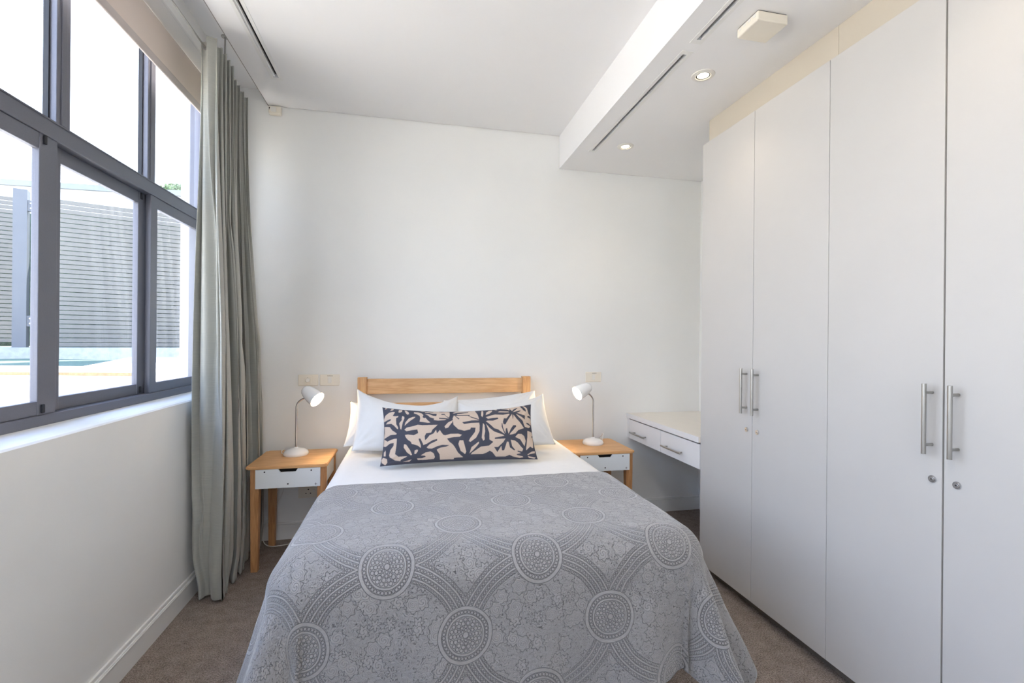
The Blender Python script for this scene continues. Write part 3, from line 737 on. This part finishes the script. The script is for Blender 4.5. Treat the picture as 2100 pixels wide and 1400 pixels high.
# pillows ----------------------------------------------------------
def pillow_pts(O, V, W, H, T, n=64, m=46, pinch=0.045, sag=0.0, wr=0.004, seed=0, ear=0.0, N=None, Ux=(1, 0, 0), expo=0.62, bow=0.0):
    O = np.array(O, float); V = np.array(V, float); V /= np.linalg.norm(V); U = np.array(Ux, float); U /= np.linalg.norm(U)
    Nn = np.cross(U, V); Nn /= np.linalg.norm(Nn)
    u = np.linspace(-1, 1, n)[:, None]; v = np.linspace(-1, 1, m)[None, :]; u, v = u + 0 * v, v + 0 * u
    us = np.sign(u) * np.abs(u) ** 0.92; vs = np.sign(v) * np.abs(v) ** 0.92
    x = us * W / 2 * (1 - pinch * (1 - v ** 2)); y = (vs + 1) * H / 2
    y = y - vs * pinch * 1.1 * H * (1 - u ** 2) * 0.9 - sag * (1 - u ** 2) * ((vs + 1) / 2) ** 2
    th = T / 2 * ((1 - np.abs(u) ** 3.2) * (1 - np.abs(v) ** 2.8)) ** expo
    rs = np.random.RandomState(seed)
    nz = fbm(x, y, seed, 26) * wr + fbm(x, y, seed + 7, 60) * wr * 0.4
    edge = (1 - np.maximum(np.abs(u), np.abs(v)) ** 6)
    # radiating tension creases from the corners
    for cx, cy in ((-1, -1), (1, -1), (-1, 1), (1, 1)):
        an = np.arctan2(y - (cy + 1) * H / 2, x - cx * W / 2); rr = np.hypot(x - cx * W / 2, y - (cy + 1) * H / 2)
        nz = nz + wr * 0.9 * np.sin(an * 17 + cx) * np.exp(-((rr - 0.09) / 0.06) ** 2)
    off = (th + nz * edge)
    bowv = bow * (1 - u ** 2)
    def pos(s): return O + x[..., None] * U + y[..., None] * V + (s * off + bowv)[..., None] * Nn
    return pos(1), pos(-1), u, v
def pillow(name, label, m_, group=None, attr=None, **k):
    F, Bk, u, v = pillow_pts(**k); loc = k['O']
    o = grid_obj(name, F, m_, loc=loc, attr=attr)
    b = grid_obj('backing', Bk[:, ::-1], m_, loc=loc, attr=None if attr is None else 0 * attr)
    bm = bmesh.new(); bm.from_mesh(o.data)
    # join front and back into one closed skin
    lay = bm.verts.layers.float.get('print') if attr is not None else None
    n0 = len(bm.verts); bm.from_mesh(b.data); bmesh.ops.remove_doubles(bm, verts=bm.verts[:], dist=0.00015); bm.to_mesh(o.data); bm.free()
    me = b.data; bpy.data.objects.remove(b); bpy.data.meshes.remove(me)
    for p in o.data.polygons: p.use_smooth = True
    tag(o, label, 'pillow', group); return o
lean = (0, 0.35, 0.31)
pillow('pillow', 'white pillow behind at the window side, only its left edge showing', M_linen, 'white bed pillows', O=(-0.050, 2.66, 0.665), V=(0, 0.30, 0.22), W=0.62, H=0.355, T=0.12, seed=2, sag=0.05, Ux=(1, 0, -0.03))
pillow('pillow', 'white pillow behind at the desk side, its top corner rising highest beside the headboard post', M_linen, 'white bed pillows', O=(0.480, 2.665, 0.675), V=(-0.0, 0.31, 0.29), W=0.59, H=0.345, T=0.11, seed=4, sag=0.012, Ux=(1, 0, 0.09))
pillow('pillow', 'front white pillow at the window side with a tall pointed corner', M_linen, 'white bed pillows', O=(-0.010, 2.475, 0.665), V=(-0.01, 0.33, 0.30), W=0.575, H=0.425, T=0.13, seed=1, sag=0.095, wr=0.006, Ux=(1, -0.02, -0.085))
pillow('pillow', 'front white pillow at the desk side, lower right corner lying on the duvet', M_linen, 'white bed pillows', O=(0.505, 2.505, 0.665), V=(0.01, 0.33, 0.28), W=0.565, H=0.39, T=0.13, seed=6, wr=0.006, sag=0.07, Ux=(1, 0.0, 0.045))

PRINT = [[16,964,24,996,38,994,22,957],[52,934,63,979,81,988,71,946,55,927],[106,900,113,966,137,974,132,920,116,891],[150,961,162,953,176,910,178,863,165,847,155,892],[0,753,13,826,43,886,66,904,83,906,77,868,64,817,80,808,104,811,100,787,87,771,85,723,86,646,98,589,98,559,90,569,69,630,51,667,32,665,13,669,25,701,46,724,52,755,38,751,17,728,2,713],[130,807,143,792,143,756,131,681,119,545,112,568,106,663,125,727,124,757],[217,795,213,769,183,706,155,644,142,610,148,673,172,752,198,789],[213,916,239,918,262,885,272,837,265,786,275,756,283,770,297,709,314,660,299,654,243,682,249,758,247,814,226,865,210,885],[3,631,40,611,58,550,89,497,86,484,47,487,0,447,5,531],[141,543,156,577,205,600,230,620,264,607,360,613,347,573,327,527,317,481,295,474,285,473,275,421,278,352,288,372,307,436,332,463,349,521,354,464,373,515,393,436,405,423,440,447,484,445,501,424,491,392,456,387,416,364,431,304,450,257,462,210,480,117,506,43,461,41,458,22,378,23,373,101,357,160,354,179,378,209,411,220,430,245,388,254,360,237,324,199,301,204,290,226,309,277,356,334,355,363,328,347,291,289,268,269,265,294,247,387,237,386,237,367,252,268,253,223,233,266,192,305,186,341,165,381,150,428,145,464,165,468,204,450,233,480,227,535,190,528,155,515],[3,448,12,426,28,393,47,409,76,422,91,418,91,286,88,163,112,117,169,109,162,96,130,63,129,44,93,65,57,121,49,156,51,193,53,243,72,306,72,354,48,356,19,314,3,329],[1,100,9,138,38,106,45,45,34,7,8,52],[13,162,10,223,20,254,24,213,26,152],[142,310,156,300,185,198,200,124,193,117,165,171,141,255],[214,138,214,188,226,202,236,197,235,171,224,132],[256,103,285,143,316,155,336,122,346,64,340,39,282,34,240,38,234,63,265,59,289,79,282,94],[145,30,201,55,187,25],[253,970,296,985,288,965,272,949,262,960],[284,927,338,981,390,988,374,956,392,943,422,969,442,943,440,838,434,773,416,813,409,878,390,878,388,846,408,845,416,800,433,747,404,761,370,768,372,742,418,728,407,709,363,700,336,713,340,746,313,780,301,829,283,864,307,868,334,821,355,812,360,877,336,879,313,894,341,927,340,943,304,905,285,902],[460,903,489,982,550,963,589,984,590,917,601,824,608,704,570,762,547,792,553,824,485,838,481,864,544,898,545,924,486,910,467,890],[465,832,488,720,494,733,472,818,538,806,560,750,608,684,559,685,505,653,514,612,558,632,607,631,609,578,606,480,582,364,546,290,536,306,545,357,577,471,582,536,553,541,548,509,513,494,484,517,458,603,456,681,455,747],[403,579,426,656,456,708,451,656,425,552,408,540],[631,951,641,937,638,818,631,753,623,794,626,873],[654,803,660,881,679,931,703,941,698,889,680,839],[632,621,641,580,643,474,635,396,636,329,626,304,617,359,624,477],[653,750,688,785,718,805,776,786,820,809,825,794,799,700,780,706,771,630,774,583,788,579,819,705,844,798,846,694,850,692,854,780,877,693,906,604,930,522,881,487,857,432,832,415,812,409,822,444,869,542,867,563,847,564,823,496,805,424,798,517,788,507,783,430,769,525,766,605,762,606,759,541,778,418,734,496,705,517,685,573,652,658,666,669,701,663,740,698,736,726,702,723,667,708],[651,605,675,522,705,464,763,409,773,387,705,357,703,331,779,338,761,275,722,189,695,189,715,106,745,211,747,130,762,133,787,283,799,279,804,183,834,133,841,144,821,205,816,315,845,306,866,272,888,197,901,165,891,121,859,132,856,119,881,93,847,73,852,59,890,41,895,28,869,16,822,36,798,61,768,36,704,37,681,107,665,130,645,101,620,80,547,80,554,105,608,199,662,216,692,279,667,324,670,443],[741,876,755,891,818,868,823,846,795,845,746,861],[707,993,735,989,740,942,726,940,717,977],[768,984,801,972,887,1014,910,986,933,884,954,839,958,877,939,952,924,988,942,979,965,919,978,804,997,736,982,755,970,750,965,731,994,701,999,650,994,578,970,616,955,620,955,595,979,573,989,556,970,530,940,542,933,577,926,644,897,722,872,797,902,758,943,677,947,755,915,788,881,818,912,858,911,876,874,858,851,845,891,943,888,957,858,917,846,873,829,944,826,895,811,929,773,962],[852,370,876,425,906,427,925,393,931,314,915,214,905,259,889,330],[957,488,994,473,997,417,987,409,987,372,999,403,985,206,978,196,961,218,922,143,927,196,950,381],[489,326,506,324,513,229,521,124,515,86,494,142,482,261],[539,95,551,196,581,258,595,289,599,268,585,216,559,142],[927,73,967,132,993,147,988,108,950,85,932,64],[988,29,976,11,936,21,929,48,957,39]]
def raster(n, m):
    u = np.linspace(0, 1, n)[:, None] + np.zeros((1, m)); v = np.linspace(0, 1, m)[None, :] + np.zeros((n, 1)); acc = np.zeros((n, m))
    for du_, dv_ in ((-0.25, -0.25), (0.25, -0.25), (-0.25, 0.25), (0.25, 0.25)):
        x = (u + du_ / n) * 1000; y = (v + dv_ / m) * 1000; ins = np.zeros((n, m), bool)
        for q in PRINT:
            px = np.array(q[0::2], float); py = np.array(q[1::2], float)
            i0, i1 = max(0, int((px.min() - 3) / 1000 * n)), min(n, int((px.max() + 5) / 1000 * n) + 2); j0, j1 = max(0, int((py.min() - 4) / 1000 * m)), min(m, int((py.max() + 6) / 1000 * m) + 2)
            if i1 <= i0 or j1 <= j0: continue
            xs_, ys_ = x[i0:i1, j0:j1], y[i0:i1, j0:j1]; c = np.zeros(xs_.shape, bool)
            for k in range(len(px)):
                xa, ya, xb, yb = px[k - 1], py[k - 1], px[k], py[k]
                if ya == yb: continue
                c ^= ((ya > ys_) != (yb > ys_)) & (xs_ < (xb - xa) * (ys_ - ya) / (yb - ya) + xa)
            ins[i0:i1, j0:j1] |= c
        acc += ins
    return acc / 4
CN, CM = 620, 260
pr = raster(CN, CM)
pillow('cushion', 'long rectangular cushion printed with charcoal and beige cut-out flowers, leaning on the pillows', M_print, None, attr=pr,
       O=(0.236, 2.245, 0.667), V=(0, 0.15, 0.262), W=0.755, H=0.292, T=0.125, n=CN, m=CM, pinch=0.035, seed=11, wr=0.0022, sag=0.022, expo=0.7)
bpy.data.objects['cushion']['category'] = 'cushion'

# ================================================================== NIGHTSTANDS
def nightstand(x0, x1, label):
    y0, y1 = 2.727, 3.112
    th = thing('nightstand', ((x0 + x1) / 2, (y0 + y1) / 2, 0.0), label, 'nightstand', 'oak nightstands either side of the bed')
    t = bmesh.new(); bmesh.ops.create_cube(t, size=1)
    for v in t.verts: v.co = Vector(((x0 + x1) / 2 + v.co.x * (x1 - x0), (y0 + y1) / 2 + v.co.y * (y1 - y0), 0.561 + v.co.z * 0.017))
    bmesh.ops.bevel(t, geom=[e for e in t.edges if abs(e.verts[0].co.z - e.verts[1].co.z) > 0.01], offset=0.012, segments=4, affect='EDGES')
    bmesh.ops.bevel(t, geom=[e for e in t.edges if abs(e.verts[0].co.z - e.verts[1].co.z) < 0.001], offset=0.003, segments=2, affect='EDGES')
    mb = MB(); mb.add(t); obj('top', mb, W_top, th, smooth='auto')
    def leg(xo, yo, sx, sy):       # outer corner, direction inward
        tw, bw, h = 0.043, 0.034, 0.5525
        A = [(xo, yo), (xo + sx * tw, yo), (xo + sx * tw, yo + sy * tw), (xo, yo + sy * tw)]; Bq = [(xo + sx * 0.004, yo + sy * 0.004), (xo + sx * (0.004 + bw), yo + sy * 0.004), (xo + sx * (0.004 + bw), yo + sy * (0.004 + bw)), (xo + sx * 0.004, yo + sy * (0.004 + bw))]
        t = bmesh.new(); lo = [t.verts.new((*q, 0)) for q in Bq]; mid = [t.verts.new((*q, 0.44)) for q in A]; hi = [t.verts.new((*q, h)) for q in A]
        for a_, b_ in ((lo, mid), (mid, hi)):
            for k in range(4): t.faces.new((a_[k], a_[(k + 1) % 4], b_[(k + 1) % 4], b_[k]))
        t.faces.new(lo[::-1]); t.faces.new(hi); bmesh.ops.recalc_face_normals(t, faces=t.faces[:])
        bmesh.ops.bevel(t, geom=[e for e in t.edges if abs(e.verts[0].co.z - e.verts[1].co.z) > 0.05], offset=0.002, segments=2, affect='EDGES')
        mb = MB(); mb.add(t); obj('leg', mb, W_leg, th)
    xa, xb, ya, yb = x0 + 0.022, x1 - 0.010, y0 + 0.012, y1 - 0.010
    leg(xa, ya, 1, 1); leg(xb, ya, -1, 1); leg(xa, yb, 1, -1); leg(xb, yb, -1, -1)
    obj('side_panel', MB().box(xa + 0.006, xa + 0.018, ya + 0.043, yb - 0.043, 0.448, 0.5525), M_drawer, th)
    obj('side_panel', MB().box(xb - 0.018, xb - 0.006, ya + 0.043, yb - 0.043, 0.448, 0.5525), M_drawer, th)
    obj('back_panel', MB().box(xa + 0.043, xb - 0.043, yb - 0.016, yb - 0.006, 0.448, 0.5525), M_drawer, th)
    fx0, fx1 = x0 + 0.050, x0 + 0.376; cx = x0 + 0.212; zt, zb = 0.5515, 0.4500
    poly = [(zb, fx0), (zb, fx1), (zt, fx1), (zt, cx + 0.049), (0.5345, cx + 0.038), (0.5345, cx - 0.038), (zt, cx - 0.049), (zt, fx0)]
    dr = obj('drawer', MB().prism(poly, 1, ya - 0.010, ya - 0.001), M_drawer, th)
    obj('drawer_box', MB().box(xa + 0.047, xb - 0.047, ya + 0.03, yb - 0.02, 0.456, 0.545), M_dark, dr)
    def dot(x, z):
        mb = MB(); mb.lathe([(0.0, 0.0008), (0.0042, 0.0008), (0.0042, -0.0005)], (x, ya - 0.010, z), (0, -1, 0), 14); obj('dot', mb, M_mark, dr)
    dot(x0 + 0.095, 0.5385); dot(x0 + 0.330, 0.5385); dot(x0 + 0.212, 0.470)
    obj('plus_mark', MB().box(x0 + 0.347, x0 + 0.3605, ya - 0.0108, ya - 0.0099, 0.4622, 0.4640).box(x0 + 0.3528, x0 + 0.3546, ya - 0.0108, ya - 0.0099, 0.4564, 0.4698), M_mark, dr)
    return th
nightstand(-0.863, -0.451, 'oak nightstand with a white drawer between the curtain and the bed')
nightstand(0.968, 1.380, 'oak nightstand with a white drawer between the bed and the desk')

# ================================================================== LAMPS
def bez(p0, p1, p2, p3, n=14):
    return [((1 - t) ** 3) * p0 + 3 * ((1 - t) ** 2) * t * p1 + 3 * (1 - t) * t * t * p2 + t ** 3 * p3 for t in [i / n for i in range(n + 1)]]
M_bulb = emit('bulb_glow', (1.0, 0.78, 0.50), 30)
def lamp(base, joint, axis, label, cord_pts, z0=0.5695):
    th = thing('desk_lamp', (base[0], base[1], z0), label, 'lamp', 'white bedside lamps')
    b = Vector((base[0], base[1], z0)); ax = Vector(axis).normalized(); j = Vector(joint)
    mb = MB(); mb.lathe([(0.0, 0.0), (0.067, 0.0), (0.070, 0.006), (0.069, 0.014), (0.062, 0.025), (0.047, 0.034), (0.025, 0.039), (0.014, 0.041), (0.010, 0.047), (0.0, 0.047)], b, seg=48); obj('base', mb, M_white_m, th, smooth='auto')
    z1 = b + Vector((0, 0, 0.275))
    perp = (j - z1); out = Vector((perp.x, perp.y, 0))
    pts = [b + Vector((0, 0, 0.045)), b + Vector((0, 0, 0.15)), b + Vector((0, 0, 0.255))] + bez(z1, z1 + Vector((0, 0, 0.040)), j - out * 0.55 - Vector((0, 0, 0.012)), j)
    mb = MB(); mb.tube(pts, 0.0056, 14); nk = obj('neck', mb, M_chrome, th, smooth='auto')
    # egg-shaped shade; the neck plugs into its underside
    o = j - ax * 0.018 + Vector((0, 0, 0.030))
    
    prof = [(0.0, -0.018), (0.012, -0.0165), (0.022, -0.011), (0.030, -0.002), (0.0365, 0.014), (0.0415, 0.034), (0.0450, 0.058), (0.0470, 0.080), (0.0480, 0.098), (0.0478, 0.100), (0.0465, 0.0985), (0.0455, 0.080), (0.0430, 0.055), (0.0390, 0.032), (0.0330, 0.014), (0.024, 0.001), (0.012, -0.006), (0.0, -0.008)]
    mb = MB(); mb.lathe(prof, o, ax, 40); obj('shade', mb, M_white_m, th, smooth='auto')
    mb = MB(); mb.lathe([(0.0, 0.0), (0.013, 0.0), (0.013, 0.030), (0.0, 0.030)], o, ax, 20); sk = obj('socket', mb, M_white_p, th, smooth='auto')
    mb = MB(); mb.lathe([(0.0, 0.088), (0.012, 0.086), (0.023, 0.080), (0.030, 0.070), (0.031, 0.060), (0.026, 0.046), (0.014, 0.032), (0.010, 0.028)], o, ax, 32); obj('bulb', mb, M_bulb, th, smooth=True)
    mb = MB(); mb.tube([Vector(q) for q in cord_pts], 0.0026, 8); obj('cord', mb, M_white_p, th, smooth='auto')
    ld = bpy.data.lights.new('bulb_light', 'SPOT'); ld.energy = 3.0; ld.color = (1.0, 0.74, 0.45); ld.spot_size = math.radians(125); ld.spot_blend = 0.6; ld.shadow_soft_size = 0.03
    lo = bpy.data.objects.new('bulb_light', ld); COL.objects.link(lo); lo.parent = th
    p = o + ax * 0.092 - b; lo.matrix_local = Matrix.Translation(p) @ ax.to_track_quat('-Z', 'Y').to_matrix().to_4x4()
cl = [(-0.745, 2.99, 0.576), (-0.760, 3.03, 0.580), (-0.765, 3.10, 0.577), (-0.768, 3.122, 0.560), (-0.780, 3.130, 0.46), (-0.772, 3.135, 0.36), (-0.785, 3.135, 0.28), (-0.84, 3.13, 0.18), (-0.876, 3.12, 0.10), (-0.880, 3.105, 0.045), (-0.862, 3.085, 0.012), (-0.82, 3.06, 0.004), (-0.76, 3.065, 0.004), (-0.69, 3.085, 0.005), (-0.62, 3.11, 0.006), (-0.55, 3.13, 0.02)]
def smooth_path(p, n=6):
    p = [Vector(q) for q in p]; o = []
    for i in range(len(p) - 1):
        a, b, c, d = p[max(i - 1, 0)], p[i], p[i + 1], p[min(i + 2, len(p) - 1)]
        for k in range(n):
            t = k / n; o.append(0.5 * ((2 * b) + (-a + c) * t + (2 * a - 5 * b + 4 * c - d) * t * t + (-a + 3 * b - 3 * c + d) * t ** 3))
    return o + [p[-1]]
lamp((-0.667, 2.978), (-0.603, 2.972, 0.910), (0.734, -0.427, -0.52), 'lit white gooseneck lamp on the nightstand by the curtain', smooth_path(cl))
cr = [(1.262, 2.985, 0.577), (1.275, 3.00, 0.590), (1.288, 3.015, 0.615), (1.290, 3.03, 0.622), (1.295, 3.06, 0.600), (1.300, 3.105, 0.580), (1.302, 3.125, 0.555), (1.305, 3.135, 0.42), (1.310, 3.135, 0.25), (1.30, 3.13, 0.08), (1.28, 3.12, 0.006)]
lamp((1.190, 2.959), (1.137, 2.950, 0.914), (-0.892, -0.234, -0.40), 'lit white gooseneck lamp on the nightstand by the desk', smooth_path(cr))

# ================================================================== SWITCHES
def plate(x0, x1, z0, z1, name, label, cat='switch', group=None):
    th = thing(name, ((x0 + x1) / 2, D, (z0 + z1) / 2), label, cat, group)
    obj('face_plate', MB().box(x0, x1, D - 0.009, D, z0, z1, 0.004, 3), M_cream, th); return th
def legend(th, x, z):     # a short worn line of tiny dark lettering, unreadable in the photograph
    mb = MB()
    rs = random.Random(int(x * 1000)); p = x - 0.0165
    while p < x + 0.0165:
        w = rs.uniform(0.0012, 0.0026); mb.box(p, p + w, D - 0.0094, D - 0.0088, z, z + rs.uniform(0.0022, 0.0034)); p += w + 0.0007
    obj('lettering', mb, M_mark, th)
th = plate(-0.701, -0.582, 0.959, 1.030, 'dimmer_switch', 'cream wall plate with round dimmer knob above the lamp by the curtain')
obj('insert', MB().box(-0.664, -0.622, D - 0.0115, D - 0.008, 0.973, 1.015, 0.001), M_cream, th)
mb = MB(); mb.lathe([(0.013, 0.0), (0.0125, 0.010), (0.010, 0.012), (0.0, 0.012)], (-0.643, D - 0.0115, 0.993), (0, -1, 0), 28); obj('knob', mb, M_cream_l, th, smooth='auto')
obj('pointer_mark', MB().box(-0.6437, -0.6423, D - 0.0122, D - 0.0112, 1.008, 1.013), M_mark, th)
th = plate(-0.573, -0.454, 0.959, 1.030, 'light_switch', 'cream single light switch left of the headboard, beside the dimmer', group='rocker light switches')
obj('rocker', MB().box(-0.5235, -0.5015, D - 0.0125, D - 0.0085, 0.974, 1.014, 0.0015), M_cream_l, th); legend(th, -0.512, 1.0195)
th = plate(1.214, 1.332, 0.966, 1.037, 'light_switch', 'cream single light switch above the lamp by the desk', group='rocker light switches')
obj('rocker', MB().box(1.2625, 1.2845, D - 0.0125, D - 0.0085, 0.980, 1.020, 0.0015), M_cream_l, th); legend(th, 1.279, 1.0265)
th = plate(-0.694, -0.530, 0.250, 0.325, 'wall_socket', 'cream double wall socket low behind the nightstand by the curtain', 'socket')
obj('insert', MB().box(-0.655, -0.540, D - 0.011, D - 0.008, 0.262, 0.315, 0.001), M_cream, th)
for hx, hz, hr in ((-0.634, 0.304, 0.0045), (-0.648, 0.280, 0.0036), (-0.621, 0.280, 0.0036)):
    mb = MB(); mb.lathe([(0.0, 0.0006), (hr, 0.0006), (hr, -0.0005)], (hx, D - 0.011, hz), (0, -1, 0), 14); obj('pin_hole', mb, M_dark, th)
obj('rocker', MB().box(-0.607, -0.594, D - 0.0135, D - 0.010, 0.285, 0.303, 0.001), M_cream_l, th)

# ================================================================== OUTSIDE
obj('ground', MB().box(-30, XL - 0.25, -6, 40, 0.70, 0.85), M_pave, kind='structure')
dirf = Vector((0.9224, 0.3862, 0)); nrm = Vector((0.3862, -0.9224, 0)); P0 = Vector((-5.300, 7.771, 0))
def obox(mb, s0, s1, d0, d1, z0, z1):      # box in fence coordinates: s along, d towards the house
    t = bmesh.new(); bmesh.ops.create_cube(t, size=1)
    for v in t.verts:
        s = (s0 + s1) / 2 + v.co.x * (s1 - s0); d = (d0 + d1) / 2 + v.co.y * (d1 - d0); q = P0 + dirf * s + nrm * d
        v.co = Vector((q.x, q.y, (z0 + z1) / 2 + v.co.z * (z1 - z0)))
    mb.add(t); return mb
kb = obj('kerb_wall', obox(MB(), -4.5, 6.0, -0.25, 0.30, 0.85, 1.108), M_conc, loc=(-5.3, 7.8, 0.85)); tag(kb, 'low grey concrete kerb wall under the slatted fence outside', 'low wall')
for k in range(3):
    pass
fe = thing('slatted_fence', (P0.x + 1.5, P0.y + 0.6, 1.108), 'tall grey horizontal slat fence outside the centre panes', 'fence')
N_SL = 31
for k in range(N_SL):
    z = 1.185 + 0.0660 * k
    obj('slat', obox(MB(), 0.22, 6.0, -0.012, 0.012, z, z + 0.0555), M_fence, fe)
obj('bottom_rail', obox(MB(), 0.22, 6.0, -0.02, 0.02, 1.120, 1.175), M_fence, fe)
for s in (0.22, 5.95): obj('stile', obox(MB(), s, s + 0.05, -0.045, -0.013, 1.108, 1.175 + 0.066 * N_SL), M_fence, fe)
po = thing('gate_post', (P0.x, P0.y, 1.108), 'square blue-grey steel gate post outside the left pane', 'post')
obj('shaft', obox(MB(), -0.085, 0.055, -0.10, 0.05, 1.108, 3.290), M_post, po)
for z in (1.40, 3.00):
    h = obj('hinge', obox(MB(), 0.055, 0.175, -0.015, 0.035, z, z + 0.15), M_post, po)
    for dz in (0.04, 0.11):
        for s in (0.09, 0.14):
            q = P0 + dirf * s + nrm * 0.036; mb = MB(); mb.lathe([(0.0, 0.006), (0.010, 0.006), (0.012, 0.0)], (q.x, q.y, z + dz), nrm, 10); obj('bolt', mb, M_steel, h)
ga = thing('slatted_gate', (-7.2, 8.9, 1.137), 'grey slatted gate panel outside at the far left of the window', 'gate')
G0 = Vector((-6.40, 9.235, 0)) - P0; gs, gd = G0.dot(dirf), G0.dot(nrm)
for k in range(34):
    z = 1.17 + 0.0700 * k
    obj('slat', obox(MB(), gs - 2.6, gs + 0.10, gd - 0.012, gd + 0.012, z, z + 0.058), M_fence, ga)
obj('stile', obox(MB(), gs + 0.0, gs + 0.10, gd - 0.05, gd - 0.013, 1.102, 3.55), M_fence, ga)
obj('stile', obox(MB(), gs - 2.6, gs - 2.55, gd - 0.05, gd - 0.013, 1.102, 3.55), M_fence, ga)
kb2 = obj('kerb_wall', obox(MB(), gs - 3.0, gs + 2.0, gd - 0.2, gd + 0.2, 0.85, 1.10), M_conc, loc=(-7, 9, 0.85)); tag(kb2, 'concrete kerb under the slatted gate outside', 'low wall')
hd = MB(); obox(hd, 0.10, 6.5, -0.95, -0.55, 0.85, 3.20)
hdo = obj('hedge', hd, M_green, loc=(-3, 9, 0.85)); tag(hdo, 'dark hedge close behind the slatted fence, seen through its gaps', 'hedge')
hd = MB(); obox(hd, gs - 3.0, gs + 0.1, gd - 0.9, gd - 0.5, 0.85, 3.40)
hdo = obj('hedge', hd, M_green, loc=(-7.8, 9.5, 0.85)); tag(hdo, 'dark hedge behind the slatted gate at the far left of the window', 'hedge')
# planter with low ground cover, white-topped
pl = [(-3.60, 3.99), (-1.87, 3.67), (-1.75, 3.72), (-2.62, 6.60), (-3.51, 6.88), (-2.68, 4.56), (-3.95, 4.83)]
pw = thing('planter_wall', (-2.6, 4.6, 0.85), 'low white rendered planter wall with a rough edge just outside the window', 'low wall')
obj('wall_body', MB().prism(pl, 2, 0.85, 1.012), M_ext, pw)
t = bmesh.new(); a_, b_ = Vector((-3.60, 3.99, 0)), Vector((-1.87, 3.67, 0)); dd = (b_ - a_).normalized(); nn = Vector((dd.y, -dd.x, 0))
vs = []
for z in (0.992, 1.014):
    for q in (a_, b_, b_ + nn * 0.012, a_ + nn * 0.012): vs.append(t.verts.new((q.x, q.y, z)))
for f in ((0, 3, 2, 1), (4, 5, 6, 7), (0, 1, 5, 4), (1, 2, 6, 5), (2, 3, 7, 6), (3, 0, 4, 7)): t.faces.new([vs[k] for k in f])
mb = MB(); mb.add(t); obj('rough_edge', mb, M_rustedge, pw)
gc = MB(); gc.prism([(-3.95, 4.84), (-2.69, 4.57), (-3.52, 6.89), (-5.0, 7.45), (-6.3, 6.9)], 2, 0.851, 0.965)
gco = obj('ground_cover', gc, M_green, loc=(-4, 6, 0.85), kind='stuff'); tag(gco, 'dark green ground cover growing between planter wall and kerb', 'plants')
# boundary wall behind the fence
bw = obj('boundary_wall', MB().box(-16.0, -3.2, 11.95, 12.25, 0.85, 4.46), M_ext, loc=(-8, 12.1, 0.85)); tag(bw, 'white boundary wall with grey coping rising behind the slatted fence', 'wall')
obj('coping', MB().box(-16.0, -3.2, 11.88, 12.32, 4.46, 4.58), mat('coping_stone', (128, 132, 134), 0.9), bw)
# curved bay of the neighbouring building
by = thing('curved_bay', (-2.75, 8.35, 4.1), 'curved white bay with cream underside seen through the last upper pane', 'building')
mb = MB(); mb.lathe([(0.0, 5.16), (1.02, 5.16), (1.02, 4.70), (0.0, 4.70)], (-2.75, 8.35, 0), seg=64); obj('rim', mb, M_rim, by, smooth='auto')
mb = MB(); mb.lathe([(0.99, 4.70), (0.93, 4.52), (0.78, 4.30), (0.55, 4.10), (0.3, 4.0), (0.0, 3.97)], (-2.75, 8.35, 0), seg=64); obj('underside', mb, M_canopy, by, smooth=True)
obj('column', MB().box(-2.75, -2.45, 8.3, 8.6, 0.85, 4.05), M_ext, by)
# distant tree over the wall
tr = thing('tree', (-12.3, 28.2, 0.85), 'small round green treetop showing far behind the wall', 'tree')
mb = MB(); mb.tube([(-12.3, 28.2, 0.85), (-12.25, 28.2, 5.0), (-12.35, 28.2, 8.6)], [0.22, 0.17, 0.08], 10); obj('trunk', mb, M_bark, tr)
rs = random.Random(3); mb = MB()
for k in range(900):
    a1, b1, r1 = rs.random() * 2 * PI, rs.random() * PI - PI / 2, rs.random() ** 0.35
    c = Vector((-12.35 + 0.75 * r1 * math.cos(a1) * math.cos(b1), 28.2 + 0.75 * r1 * math.sin(a1) * math.cos(b1), 9.05 + 0.42 * r1 * math.sin(b1)))
    d1 = Vector((rs.uniform(-1, 1), rs.uniform(-1, 1), rs.uniform(-1, 1))).normalized() * 0.09; d2 = d1.orthogonal().normalized() * 0.05
    mb.b.faces.new([mb.b.verts.new(c - d1), mb.b.verts.new(c + d2), mb.b.verts.new(c + d1), mb.b.verts.new(c - d2)])
obj('foliage', mb, M_leaf, tr, kind='stuff')
